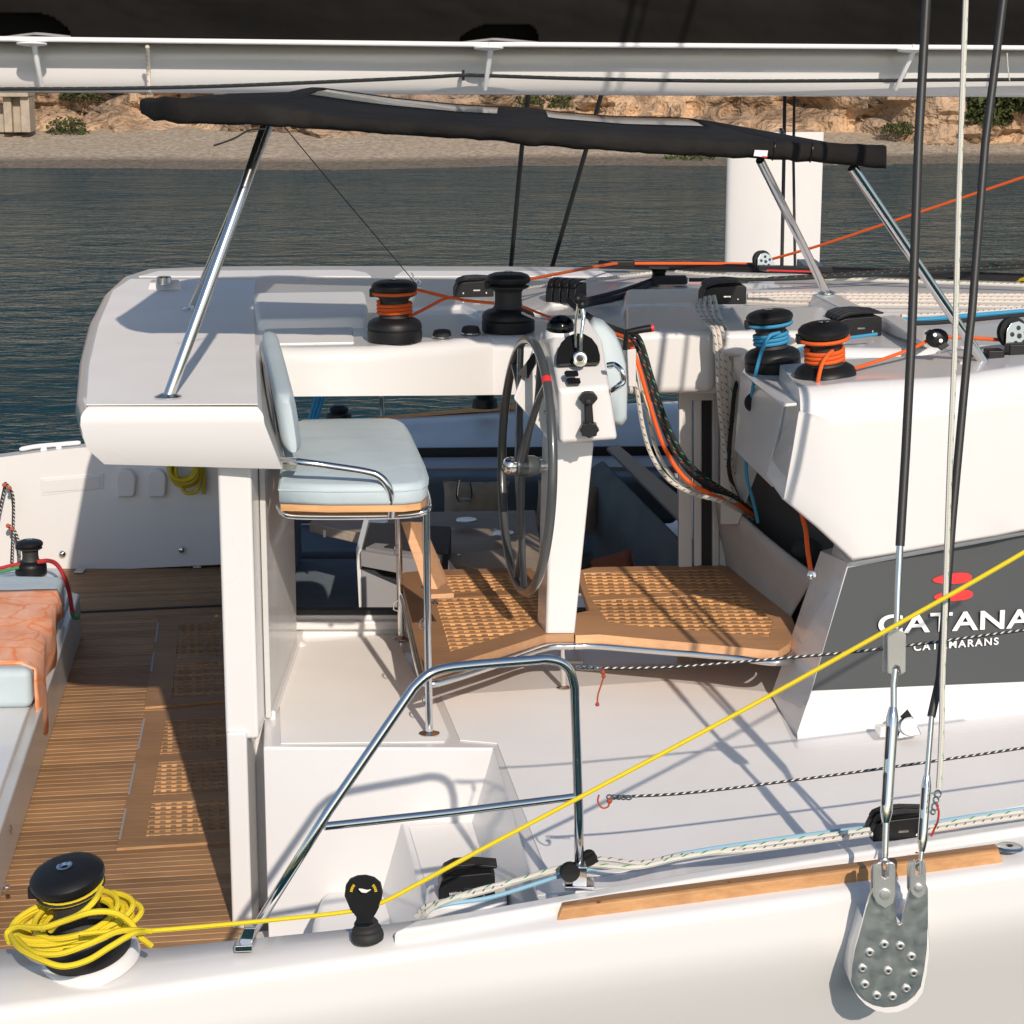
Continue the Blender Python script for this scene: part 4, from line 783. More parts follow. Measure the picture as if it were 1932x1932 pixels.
leg(g1, Q(1061, 1208, Y=7.31), Q(1064, 1299, Z=DZ + .004), .026, .011)
m = MB()
b0, b1 = Q(1345, 1075, Z=gz - .03), Q(1480, 1220, Z=gz - .03)
# ---------------- console: column and head
cs = thing('steering_pedestal', Q(1060, 1230, Z=DZ), 'white steering pedestal with throttle, compass and switches', 'helm console')
a = QS([(1040, 830, 7.28), (1122, 832, 7.28), (1082, 1228, 7.28), (1029, 1228, 7.28)]); b = [p + V((-.03, .16, 0)) for p in a]
m = MB(); hexa(m, a, b); build('column', m, GEL, cs, bev=.012)
m = MB(); c = Q(1062, 1236, Z=DZ + .006); box(m, c, (.15, .2, .012)); build('base_plate', m, GEL, cs, bev=.003)
hd = QS([(1057, 836, 7.10), (1165, 829, 7.14), (1150, 729, 7.12), (1054, 737, 7.10), (1040, 650, 7.32), (1136, 640, 7.34), (1052, 603, 7.48), (1108, 600, 7.48), (1020, 628, 7.5), (1014, 655, 7.46), (1028, 700, 7.4), (1047, 828, 7.42), (1150, 823, 7.42), (1142, 725, 7.5), (1100, 600, 7.6), (1024, 624, 7.6), (1020, 700, 7.56)])
b_ = bmesh.new(); vs = [b_.verts.new(p) for p in hd]; bmesh.ops.convex_hull(b_, input=vs)
b_.verts.index_update(); b_.verts.ensure_lookup_table(); m = MB(); m.add([v.co.copy() for v in b_.verts], [tuple(v.index for v in f.verts) for f in b_.faces]); b_.free()
build('head', m, GEL, cs, bev=.014, seg=4)
m = MB(); hexa(m, QS([(968, 752, 7.30), (1045, 840, 7.35), (1050, 800, 7.4), (1012, 640, 7.45)]), QS([(975, 748, 7.5), (1047, 835, 7.5), (1052, 795, 7.55), (1018, 636, 7.55)])); build('plotter_housing', m, GEL, cs, bev=.01)
m = MB(); hexa(m, QS([(976, 706, 7.33), (996, 714, 7.33), (1018, 672, 7.38), (1006, 666, 7.38)]), QS([(978, 706, 7.36), (998, 714, 7.36), (1019, 672, 7.40), (1008, 666, 7.40)])); build('screen', m, BLK, cs)
m = MB(); tube(m, curve(QS([(1022, 690, 7.32), (1030, 720, 7.3), (1036, 745, 7.28), (1040, 772, 7.28), (1026, 778, 7.28)]), 5), .005, 6); build('cable_guard', m, STEEL, cs)
# instrument pad cover
m = MB(); pl = QS([(1112, 618), (1122, 606), (1140, 612), (1162, 634), (1174, 660), (1182, 690), (1185, 740), (1184, 795), (1176, 807), (1160, 806), (1148, 760), (1135, 700)], Y=7.46)
cc = sum(pl, V()) / len(pl); rgs = []
for (k, d) in ((.86, 0), (.95, .012), (1.0, .04), (1.0, .12), (.95, .15), (.86, .16)): rgs.append([cc + (p - cc) * k + V((0, d, 0)) for p in pl])
loft(m, rgs); tag(build('padded_cover', m, CUSH, ang=80), 'pale blue padded cover behind the steering pedestal', 'padded cover')
# throttle
n_sl = V((0, -.5, .8)).normalized(); cth = Q(1094, 676, Y=7.185)
m = MB(); pl = [Q(1049, 686, Y=7.205), Q(1055, 690, Y=7.19), Q(1128, 688, Y=7.20), Q(1132, 682, Y=7.205)] + [Q(1091 + 41 * math.cos(t), 676 - 46 * math.sin(t), Y=7.215 + .09 * math.sin(t)) for t in (.1, .5, .9, 1.3, 1.7, 2.1, 2.5, 2.9)]
prism(m, [p + V((0, -.014, .006)) for p in pl], (0, .05, -.02)); build('throttle_base', m, BLK, cs, bev=.004)
m = MB(); lathe(m, [(0, 0), (.026, 0), (.0265, .012), (.022, .02), (.014, .021), (.012, .016), (0, .016)], cth + V((0, -.012, 0)), (0.05, -1, .15), 28); build('throttle_hub', m, CHROME, cs)
m = MB(); lathe(m, [(0, 0), (.011, 0), (.010, .004), (0, .005)], cth + V((.0, -.028, .003)), (0.05, -1, .15), 20); build('hub_button', m, BLK, cs)
m = MB(); tube(m, curve(QS([(1096, 662, 7.16), (1097, 630, 7.16), (1101, 598, 7.18), (1099, 582, 7.19)]), 5), [.0055] * 8 + [.007] * 4 + [.009] * 4, 10); build('throttle_lever', m, CHROME, cs)
m = MB(); tube(m, curve(QS([(1086, 655, 7.24), (1086, 610, 7.24), (1091, 575, 7.24)]), 5), .005, 8); build('throttle_lever', m, CHROME, cs)
for (u, v, Y) in ((1098, 575, 7.19), (1090, 564, 7.24)):
    m = MB(); ball(m, Q(u, v, Y=Y), .0165, 18); build('lever_knob', m, BLKA, cs)
m = MB(); cc = Q(1058, 628, Y=7.42); lathe(m, [(0, -.04), (.055, -.04), (.056, .0), (.05, .012), (.0, .012)], cc, (0, -.15, 1), 32); build('compass_base', m, WHITEP, cs)
m = MB(); lathe(m, [(.05, 0), (.049, .015), (.042, .033), (.028, .045), (.012, .050), (0, .051)], cc + V((0, 0, .012)), (0, -.15, 1), 32); build('compass_dome', m, SMOKE, cs)
m = MB(); lathe(m, [(0, 0), (.044, 0), (.044, .012), (0, .016)], cc + V((0, 0, .012)), (0, -.15, 1), 28); build('compass_card', m, BLK, cs)
m = MB(); lathe(m, [(.044, 0), (.0455, 0), (.0455, .003), (.044, .003)], cc + V((0, 0, .014)), (0, -.15, 1), 28); build('compass_ring', m, RED, cs)
for (u, v) in ((1078, 704), (1082, 718)):
    m = MB(); prism(m, QS([(u - 14, v - 1, 7.115), (u - 10, v - 5, 7.12), (u + 12, v - 5, 7.12), (u + 14, v + 4, 7.1), (u + 12, v + 6, 7.095), (u - 10, v + 7, 7.095)]), (0, .02, -.004)); build('rocker_switch', m, BLK, cs, bev=.002)
m = MB(); tube(m, curve(QS([(1146, 690, 7.13), (1160, 689, 7.12), (1172, 700, 7.1), (1176, 718, 7.1), (1168, 728, 7.1), (1154, 737, 7.12)]), 6), .0085, 10, flat=1.3); build('grab_handle', m, CHROME, cs)
# winch handle clipped to the front
wh = thing('winch_crank', Q(1110, 825, Y=7.08), 'black winch handle clipped upright on the white pedestal face', 'winch handle')
m = MB(); prism(m, QS([(1102, 756), (1117, 754), (1121, 806), (1103, 808)], Y=7.065), (0, .022, 0)); build('arm', m, BLKA, wh, bev=.006)
m = MB(); c = Q(1110, 752, Y=7.06); prism(m, [c + V((.030 * math.cos(t) * (1 + .08 * math.cos(6 * t)), 0, .022 * math.sin(t))) for t in [i * math.pi / 12 for i in range(24)]], (0, .04, 0)); build('clip', m, BLK, wh, bev=.003)
m = MB(); c = Q(1112, 812, Y=7.055); prism(m, [c + V((.031 * math.cos(t) * (1 + .10 * math.cos(8 * t)), 0, .026 * math.sin(t) * (1 + .10 * math.cos(8 * t)))) for t in [i * math.pi / 16 for i in range(32)]], (0, .045, 0)); build('grip', m, BLKA, wh, bev=.003)
m = MB(); c = Q(1110, 758, Y=7.05); lathe(m, [(0, 0), (.009, 0), (.008, .006), (0, .007)], c, (0, -1, .1), 14); build('stud', m, BLKA, wh)
fh = thing('winch_crank', Q(1180, 650, Y=7.7), 'black red-tipped winch handle standing in a white pocket beside the hanging ropes', 'winch handle')
m = MB(); tube(m, QS([(1179, 660, 7.7), (1183, 622, 7.7)]), .010, 8); build('arm', m, BLK, fh)
m = MB(); tube(m, QS([(1183, 626, 7.7), (1195, 625, 7.7), (1215, 621, 7.7), (1229, 619, 7.7)]), [.009, .013, .0135, .014], 12); build('grip', m, BLKA, fh)
m = MB(); tube(m, QS([(1229, 619, 7.7), (1234, 618, 7.7)]), [.0142, .012], 12); build('end_cap', m, RED, fh)
m = MB(); hexa(m, QS([(1183, 660, 7.72), (1200, 658, 7.72), (1200, 730, 7.74), (1186, 730, 7.74)]), QS([(1183, 660, 7.9), (1200, 658, 7.9), (1200, 730, 7.9), (1186, 730, 7.9)])); build('pocket', m, GEL, fh, bev=.004)
# ---------------- steering wheel
wc_ = Q(992, 879, Y=7.38); sw = thing('steering_wheel', wc_, 'large dark grey steering wheel seen almost edge on, with a red mark', 'steering wheel')
ya = math.radians(11.0); tl = math.radians(2.6); AX = V((math.cos(ya) * math.cos(tl), math.sin(ya), -math.sin(tl))).normalized()
H_ = V((0, 0, 1)); e2 = (H_ - AX * H_.dot(AX)).normalized(); e1 = AX.cross(e2).normalized()     # e1 horizontal in the wheel plane
if e1.y > 0: e1 = -e1                                                                         # towards the camera
wp = lambda a, r, d=0: wc_ + e1 * math.cos(a) * r + e2 * math.sin(a) * r + AX * d
Rw = .447
m = MB(); tube(m, [wp(2 * math.pi * k / 96, Rw) for k in range(96)], .0165, 14, closed=True); build('rim', m, GREYW, sw, ang=80)
m = MB(); tube(m, [wp(math.radians(50 + k), Rw) for k in range(0, 4)], .0170, 14); build('centre_mark', m, RED, sw)
for a in (270, 60, 124):
    a = math.radians(a); m = MB(); tube(m, [wp(a, .02, -.02), wp(a, .16, -.012), wp(a, .29, 0)], [.020, .0135, .0125], 12, flat=1.0)
    for s_ in (-1, 1): tube(m, curve([wp(a, .26, 0), wp(a + s_ * .05, .33, 0), wp(a + s_ * .16, Rw - .01, 0)], 5), .0115, 10)
    build('spoke', m, GREYW, sw, ang=80)
m = MB(); lathe(m, [(0, -.035), (.035, -.035), (.038, -.02), (.038, .03), (.03, .045), (0, .045)], wc_, AX, 24); build('hub', m, GREYW, sw)
m = MB(); lathe(m, [(0, .085), (.012, .084), (.024, .078), (.031, .066), (.032, .05), (.028, .035), (.0, .035)], wc_, -AX, 24); build('hub_nut', m, CHROME, sw)
m = MB(); lathe(m, [(0, .03), (.030, .03), (.030, .045), (.024, .05), (.024, .085), (.034, .09), (.034, .1), (0, .1)], wc_, AX, 24); build('hub_flange', m, CHROME, sw)
m = MB(); tube(m, [wc_ + AX * .09, wc_ + AX * .20], .022, 14); build('shaft', m, GELG, sw)

# ---------------- awning over the helm
aw = thing('helm_awning', Q(960, 270, Y=7.6), 'black fabric awning with clear panels over the helm station', 'awning')
nb = [(268, 212), (290, 226), (340, 232), (500, 236), (700, 250), (850, 260), (960, 266), (1002, 276), (1040, 274), (1100, 281), (1250, 290), (1430, 299), (1500, 303), (1560, 306), (1620, 312), (1676, 318)]
tv = [(268, 190), (290, 184), (340, 181), (470, 178), (520, 168), (570, 174), (700, 190), (850, 203), (960, 208), (1010, 209), (1060, 216), (1200, 226), (1360, 229), (1420, 236), (1560, 258), (1676, 276)]
tn = [(268, 189), (300, 185), (400, 190), (500, 198), (640, 219), (850, 234), (1000, 243), (1290, 261), (1430, 268), (1560, 271), (1676, 277)]
def tab(T, u):
    for (a, va), (b, vb) in zip(T, T[1:]):
        if u <= b: return va + (vb - va) * max(0, u - a) / (b - a)
    return T[-1][1]
us = [268, 272, 280, 292, 310] + list(range(335, 1676, 15)) + [1676]
yn0, yf0 = 6.80, 8.72
rows = []; meta = []
for u in us:
    e = min(1, (u - 262) / 75); rd = 1 - math.sqrt(max(0, 1 - (1 - e) ** 2)) if e < 1 else 0
    yn = yn0 + .55 * rd; X = Q(u, 240, Y=yn).x; yf = yf0 - .5 * rd; ym = (yn + yf) / 2 + .05
    zb = Q(u, tab(nb, u), Y=yn).z; zt_ = Q(u, tab(tv, u), Y=ym).z
    zn = Q(u, tab(tn, u), Y=yn + .03).z; zb += .006 * nz(u * .02, 3) ; hv = max(zn - zb, .02); row = []
    sgn = .004 * math.sin(u * .05)
    for (t, z, yy) in ((0, 0.0, yn + .012), (0, .012, yn + .004), (0, .35 * hv, yn), (0, .78 * hv, yn + .003), (0, .95 * hv, yn + .012), (0, hv, yn + .04), (1, 0, .10), (1, 0, .2), (1, 0, .32), (1, 0, .5), (1, 0, .7), (1, 0, .82), (1, 0, .92)):
        if t == 0: row.append(V((X, yy + sgn + .016 * nz(u * .035, z * 6, 1) + .010 * nz(u * .09, z * 14, 8), zb + z + .004 * nz(u * .06, 5))))
        else:
            y = yn + (yf - yn) * yy; zz = zn + (zt_ - zn) * math.sin(math.pi * yy) ** .8 if yy < .5 else zt_ - .03 * ((yy - .5) / .5) ** 2
            row.append(V((X, y, zz)))
    row.append(V((X, yf - .01, zt_ - .034))); row.append(V((X, yf, zt_ - .045))); row.append(V((X, yf - .01, zt_ - .08)))
    rows.append(row)
m = MB(); mc = MB(); nc = len(rows[0]); allv = [p for r in rows for p in r]; fo, fc_ = [], []
for i in range(len(us) - 1):
    um = (us[i] + us[i + 1]) / 2
    for j in range(nc - 1):
        f = (i * nc + j, i * nc + j + 1, (i + 1) * nc + j + 1, (i + 1) * nc + j)
        clear = (8 <= j <= 10) and (545 < um < 935 or 1045 < um < 1375)
        (fc_ if clear else fo).append(f)
m.add(allv, fo); o = build('canopy', m, FAB, aw, recalc=False, ang=180)
md = o.modifiers.new('thick', 'SOLIDIFY'); md.thickness = .004
mc.add(allv, fc_); o = build('clear_panel', mc, VINYL, aw, recalc=False, ang=180)
# closed ends
m = MB(); prism(m, rows[0], (.004, 0, 0)); build('end_flap', m, FAB, aw); m = MB(); prism(m, rows[-1], (-.004, 0, 0)); build('end_flap', m, FAB, aw)
m = MB(); prism(m, QS([(1424, 283), (1449, 284), (1447, 297), (1422, 294)], Y=6.788), (0, .004, 0)); build('care_label', m, WHITEP, aw)
m = MB(); prism(m, QS([(1438, 294), (1447, 295), (1447, 297), (1438, 297)], Y=6.785), (0, .003, 0)); build('label_print', m, RED, aw)
for (u) in (1462, 1533):
    m = MB(); tube(m, curve(QS([(u - 5, tab(nb, u) + 1, 6.80), (u, tab(nb, u) - 25, 6.79), (u, tab(nb, u) - 36, 6.82)]), 5), .009, 6, flat=.3); build('strap', m, BLK, aw)
for (t_, b_, Y0, nme) in (((506, 226), (317, 750, 'z'), 6.82, 0), ((514, 222), (362, 584, 'z'), 8.35, 1)):
    B = Q(b_[0], b_[1], Z=RZ + .005); T_ = Q(t_[0], t_[1], Y=Y0 + (.35 if nme == 0 else 0)); m = MB(); P9 = []
    for k in range(13):
        s_ = k / 12; p = B.lerp(T_, s_)
        if nme == 0: p = Q(px(p)[0] + 1 * math.sin(math.pi * s_), px(p)[1], Y=p.y - .032 * math.sin(math.pi * s_))
        P9.append(p)
    tube(m, P9, .0185, 20); lathe(m, [(0, 0), (.044, 0), (.044, .004), (.026, .012), (.019, .013)], B, (0, 0, 1), 28); build('leg', m, CHROMEL, aw, ang=60)
for (t_, B, Y0) in (((1608, 316), Q(1860, 690, Z=RZ + .03), 7.0), ((1434, 302), Q(1560, 554, Z=RZ + .072), 8.3)):
    m = MB(); tube(m, [Q(t_[0], t_[1], Y=Y0), B], .0175, 16); lathe(m, [(0, 0), (.04, 0), (.04, .004), (.024, .012), (.018, .013)], B, (0, 0, 1), 28); build('leg', m, CHROME, aw)
m = MB()
for u in (505, 1000, 1420, 1610):
    y0, y1 = 6.95, 8.5; z0 = Q(u, tab(nb, u) - 6, Y=6.85).z; z1 = Q(u, tab(tv, u) + 3, Y=7.65).z; X = Q(u, 240, Y=6.7).x
    tube(m, curve([V((X, y0, z0)), V((X, 7.1, z1 - .03)), V((X, 7.6, z1 - .012)), V((X, 8.3, z1 - .03)), V((X, y1, z0 + .02))], 6), .012, 8)
build('bow', m, STEEL, aw)
rope('loose_cord', [(500, 243, 6.7), (470, 246, 6.68), (440, 262, 6.65), (403, 275, 6.63)], .003, RK, 'loose black cord end dangling under the rear of the awning')
rope('thin_stay', [(533, 235, 6.9), (620, 340, 7.6), (700, 435, 8.2), (787, 538, 8.9)], .0018, RK, 'hair-thin wire from the awning down to the roof shackle')
# ---------------- boom and sail cover
bm = thing('boom', Q(966, 178, Y=9.5), 'white boom with sail cover tube and struts crossing the top of the picture', 'boom')
def by(u): return 9.25 + .5 * u / 1932
rings = []
for k in range(25):
    u = -400 + 2800 * k / 24; vb = 174.5 + 9 * min(max(u, 0), 1932) / 1932 + .0; y = by(u); B = Q(u, vb, Y=y); Tz = Q(u, 60, Y=y).z; hh = (Tz - B.z) / 2; cz = B.z + hh
    rings.append([V((B.x, y + .125 * math.cos(t) * (abs(math.cos(t)) ** -.35 if abs(math.cos(t)) > .02 else 1) * (1 + .10 * math.sin(t)), cz + hh * math.sin(t))) for t in [2 * math.pi * i / 28 for i in range(28)]])
m = MB(); loft(m, rings); build('spar', m, GEL, bm, ang=80)
tv_ = lambda u: 72 + 12 * min(1, max(0, (u + 100) / 1000)) + 6 * max(0, u - 1000) / 932 if u < 2300 else 92
m = MB(); tube(m, [Q(u, tv_(u), Y=by(u) - .30) for u in range(-300, 2301, 100)], .011, 10); build('cover_tube', m, WHITEP, bm)
for k, (u0, v0, u1, v1) in enumerate(((60, 84, 78, 161), (922, 92, 915, 168), (1720, 96, 1690, 168))):
    h = Q(u0, v0, Y=by(u0) - .31); m = MB(); lathe(m, [(0, -.006), (.03, -.006), (.062, .0), (.062, .006), (0, .01)], h, (0, .1, 1), 24); build('strut_plate', m, WHITEP, bm)
    m = MB(); tube(m, [Q(u0 + (4 if k < 2 else 6), v0 - 12, Y=by(u0) - .31), Q(u0 + 4, v0, Y=by(u0) - .31), Q(u1, v1, Y=by(u1) - .15)], [.012, .012, .010], 8); build('strut', m, WHITEP, bm)
m = MB(); box(m, Q(874, 142, Y=by(874) - .17), (.012, .03, .045)); build('line_clip', m, BLK, bm)
sb = thing('sail_cover', Q(966, 60, Y=9.5), 'long black sail cover resting along the top of the boom', 'sail cover')
us_ = sorted(set(list(range(-420, 2401, 12)) + list(range(96, 176, 3)) + list(range(864, 936, 3)) + list(range(984, 1018, 3)))); rows = []
for u in us_:
    y = by(u); X = Q(u, 100, Y=y).x; zb = Q(u, tv_(u) - 1, Y=y - .29).z; r = []
    for j in range(44):
        t = j / 24 * .33 if j <= 24 else .33 + .67 * (j - 24) / 19; t *= .55; z = zb + 1.0 * t; bulge = .14 * math.sin(math.pi * min(1, t * 1.5)) - .35 * max(0, t - .45)
        fold = .010 * math.sin(u * .011 + t * 9) * math.sin(t * 3) + .022 * nz(u * .004 + t * 2.2, t * 3.5, 3, 4) + .012 * math.sin((u * .013 + t * 14)) * (1 if t < .5 else .3)
        r.append(V((X, y - .285 - bulge - fold * min(1, t * 6), z)))
    for j in range(8):
        t = j / 7; r.append(V((X, y - .285 - .0 + .19 + .45 * t, zb + .55 + .08 * math.sin(math.pi * t))))
    r.append(V((X, y + .5, zb)))
    rows.append(r)
def hole(u, v): return (u < 158 and v > 26 - 0 and v < tv_(u)) or (862 < u < 1016 and 45 < v)
m = MB(); nc = len(rows[0]); fs = []
for i in range(len(rows) - 1):
    for j in range(nc):
        jj = (j + 1) % nc
        # openings over the struts
        z = rows[i][j].z; u = us_[i]
        if j < 30:
            pv = HALF - F * math.tan(math.atan2(z - CZ, rows[i][j].y) + PITCH)
            if (u < 160 and pv > 24 + 34 * max(0, (u - 60) / 100) ** 4) or (868 < u < 1012 and pv > 46 + 26 * max(0, (930 - u) / 62) ** 2 + 20 * max(0, (u - 985) / 27) ** 3): continue
        fs.append((i * nc + j, i * nc + jj, (i + 1) * nc + jj, (i + 1) * nc + j))
m.add([p for r in rows for p in r], fs); o = build('cover_cloth', m, BAG, sb, recalc=False, ang=180); o.modifiers.new('thick', 'SOLIDIFY').thickness = .006
m = MB()
for i in range(len(us_) - 1):
    u = us_[i]; 
    if u < 175:
        a, b = rows[i], rows[i + 1]; s_ = V((0, .13, 0)); m.add([a[0] + s_, b[0] + s_, b[26] + s_, a[26] + s_], [(0, 1, 2, 3)])
LN = mat('lining_black', (.004, .004, .004), .95); build('inner_lining', m, LN, sb); m = MB()
for i in range(len(us_) - 1):
    u = us_[i]
    if 850 < u < 1030: a, b = rows[i], rows[i + 1]; s_ = V((0, .13, 0)); m.add([a[0] + s_, b[0] + s_, b[26] + s_, a[26] + s_], [(0, 1, 2, 3)])
build('inner_lining', m, LN, sb)
for (u0, u1) in ((6, 150), (868, 1016)):
    m = MB(); tube(m, curve([Q(u0, tv_(u0) - 2, Y=by(u0) - .28), Q((u0 * 2 + u1) / 3, tv_(u0) - 8, Y=by(u0) - .27), Q((u0 + u1) / 2, tv_(u0) - 9, Y=by(u0) - .28), Q(u1, tv_(u1) - 3, Y=by(u1) - .28)]), .006, 6); build('edge_cord', m, GRYLAM, sb)
rope('boom_line', [(-60, 168, 9.05), (0, 168, 9.05), (200, 167, 9.07), (400, 163, 9.1), (650, 153, 9.2), (800, 146, 9.26), (872, 142, 9.28), (925, 143, 9.3), (1100, 148.5, 9.33), (1400, 153, 9.43), (1932, 150, 9.58), (2100, 149, 9.6)], .008, RKG, 'black line with green flecks running along the side of the boom')
rope('reef_line', [(278, 88, 9.0), (280, 130, 9.12), (281, 160, 9.12), (282, 178, 9.14)], .009, RWR, 'white red-flecked line hanging down across the boom on the left')
rope('cord_end', [(1900, 100, 9.45), (1902, 130, 9.45), (1905, 152, 9.45)], .003, RW, 'thin pale cord end on the boom at the far right')
# ---------------- near shrouds, turnbuckles and chainplate
def ys(v): return 5.28 + .62 * (1640 - v) / 1640
def yz(pts): return [Q(u, v, Y=ys(v) + (e[0] if e else 0)) for u, v, *e in pts]
def up_(P, L=6.0): return [P[0] + (P[0] - P[1]).normalized() * L] + P
s1 = thing('shroud', Q(1670, 1640, Y=5.3), 'thick black main shroud, left of the two, ending in a steel turnbuckle', 'shroud')
m = MB(); tube(m, up_(yz([(1757, -160), (1748, 0), (1733, 269), (1720, 638), (1709, 850), (1698, 1030)])), .0125, 12); build('sleeve', m, SHROUD, s1)
m = MB(); tube(m, yz([(1698, 1028), (1694, 1110), (1692, 1175), (1690, 1200)]), [.0095, .0095, .0085, .0075], 10); build('terminal', m, STEEL, s1)
def plate(pts, th, Y):
    m = MB(); prism(m, [Q(u, v, Y=Y) for u, v in pts], (0, th, 0)); return m
m = plate([(1675, 1270), (1674, 1200), (1680, 1190), (1692, 1187), (1704, 1190), (1710, 1200), (1709, 1268), (1700, 1274), (1697, 1258), (1690, 1255), (1684, 1262), (1683, 1274)], .008, ys(1230) - .018); build('toggle', m, SATIN, s1, bev=.002)
m = plate([(1666, 1268), (1667, 1200), (1673, 1192), (1700, 1195), (1700, 1268)], .008, ys(1230) + .014); build('toggle', m, SATIN, s1, bev=.002)
m = MB(); lathe(m, [(0, 0), (.013, 0), (.013, .004), (0, .005)], Q(1692, 1209, Y=ys(1209) - .018), (0, -1, 0), 20); build('pin', m, CHROME, s1)
m = MB(); tube(m, yz([(1689, 1262), (1686, 1290), (1686, 1340)]), [.010, .0085, .0085], 10); tube(m, [Q(1690 + 8 * math.cos(t), 1262 - 9 * math.sin(t), Y=ys(1262)) for t in [2 * math.pi * i / 14 for i in range(14)]], .006, 6, closed=True); build('eye_bolt', m, STEEL, s1)
def turnbuckle(parent, top, bot, w0, Y0, Y1, nm='turnbuckle_body'):
    a = Q(*top, Y=Y0); b = Q(*bot, Y=Y1); ax = (b - a).normalized(); L = (b - a).length; m = MB()
    lathe(m, [(0, 0), (w0 * .62, 0), (w0 * .8, .012), (w0, .03), (w0, .055), (w0 * .98, L * .5)], a, ax, 16); lathe(m, [(w0 * .98, L * .5), (w0, L - .055), (w0, L - .03), (w0 * .8, L - .012), (w0 * .62, L), (0, L)], a, ax, 16)
    build(nm, m, CHROME, parent)
    sd = ax.cross(V((0, 1, 0))).normalized(); m = MB()
    for (s0, s1_) in ((.14, .46), (.54, .86)):
        for q in range(1):
            c = a + ax * L * (s0 + s1_) / 2 + V((0, -w0 * .62, 0)) + sd * w0 * .62 * (1 if sd.x < 0 else -1)
            tube(m, [c - ax * L * .15, c - ax * L * .13, c + ax * L * .13, c + ax * L * .15], [.001, w0 * .36, w0 * .36, .001], 10)
    build('slot', m, DARK, parent); return a, b
turnbuckle(s1, (1685, 1334), (1671, 1552), .0165, ys(1334), ys(1552))
m = MB(); tube(m, yz([(1672, 1548), (1670, 1612), (1669, 1625)]), [.0085, .0085, .007], 10); tube(m, [Q(1669 + 6.5 * math.cos(t), 1634 - 13 * math.sin(t), Y=ys(1634)) for t in [2 * math.pi * i / 14 for i in range(14)]], .006, 8, closed=True); build('eye_bolt', m, STEEL, s1)
s2 = thing('shroud', Q(1742, 1640, Y=5.3), 'slimmer black shroud, right of the two, curving down beside the white halyard', 'shroud')
m = MB(); tube(m, up_(yz([(1903, -120), (1893, 0), (1859, 269), (1834, 588), (1828, 641), (1797, 977), (1773, 1280, .02), (1757, 1352)])), .0115, 12); build('sleeve', m, SHROUD, s2)
m = MB(); tube(m, yz([(1758, 1350), (1754, 1400), (1749, 1465)]), .0075, 10); build('terminal', m, STEEL, s2)
turnbuckle(s2, (1749, 1462), (1739, 1606), .0135, ys(1462), ys(1606))
m = MB(); tube(m, yz([(1739, 1604), (1736, 1634)]), .0065, 10); tube(m, [Q(1735 + 6 * math.cos(t), 1634 - 8 * math.sin(t), Y=ys(1634)) for t in [2 * math.pi * i / 14 for i in range(14)]], .005, 8, closed=True); build('eye_bolt', m, STEEL, s2)
YC = 5.235; ck = thing('chainplate', Q(1676, 1900, Y=YC), 'polished steel chainplate with eleven bolts on the hull side', 'chainplate')
cpm = mat('chainplate_steel', (.76, .78, .77), .33, 1.0, rvar=.14, vs=26, bump=.18, bs=10, bd=.01)
pts = [(1641, 1690), (1634, 1715), (1622, 1760), (1613, 1792), (1608, 1822), (1607, 1845)] + [(1676 - 68 * math.cos(t), 1834 + 67 * math.sin(t)) for t in [.35, .6, .9, 1.2, 1.5, 1.8, 2.1, 2.4, 2.7]] + [(1744, 1830), (1749, 1790), (1751, 1740), (1751, 1690)] + [(1733 + 18 * math.cos(t), 1678 - 18 * math.sin(t)) for t in (.1, .8, 1.57, 2.3)] + [(1713, 1690), (1705, 1722), (1702, 1741), (1697, 1744), (1693, 1741), (1691, 1730), (1692, 1690)] + [(1669 + 24 * math.cos(t), 1688 - 24 * math.sin(t)) for t in (.2, .8, 1.57, 2.3, 2.9)]
def tilt(pts, Y0, th):  # plate following the hull's slight turn
    m = MB(); prism(m, [Q(u, v, Y=Y0 + (u - 1676) * .0001) for u, v in pts], (0, th, 0)); return m
m = tilt(pts, YC, .014); build('plate', m, cpm, ck, bev=.0025)
ctr = V((1680, 1800)); o_ = [((u - 1680) * 1.07 + 1682, (v - 1800) * 1.07 + 1805) for u, v in pts[3:17]] + [(1752, 1740), (1630, 1740)]
m = MB(); P1 = [Q(u, v, Y=YC + .012) for u, v in o_]; c1 = sum(P1, V()) / len(P1); loft(m, [[c1 + (p - c1) * .97 + V((0, 0, 0)) for p in P1], [p + V((0, .008, 0)) for p in P1], [c1 + (p - c1) * 1.02 + V((0, .07, 0)) for p in P1], [c1 + (p - c1) * 1.04 + V((0, .22, 0)) for p in P1]]); part('chainplate_boss', m, GEL, ang=60)
bolt = None
for (x, y) in ((1147, 1487), (1237, 1495), (1065, 1532), (1300, 1555), (1025, 1622), (1168, 1635), (1312, 1648), (1038, 1712), (1270, 1735), (1105, 1775), (1193, 1780)):
    u, v = 1283 + .336 * x, 1283 + .336 * y; p = Q(u, v, Y=YC + (u - 1676) * .0001 - .001)
    m = MB(); lathe(m, [(.0, .001), (.0035, .001), (.0042, .0035), (.008, .0045), (.0122, .003), (.013, 0)], p, (0, -1, 0), 18); build('bolt', m, SATIN, ck)
    m = MB(); lathe(m, [(0, .0015), (.0035, .0018)], p, (0, -1, 0), 10); build('socket_hole', m, DARK, ck)
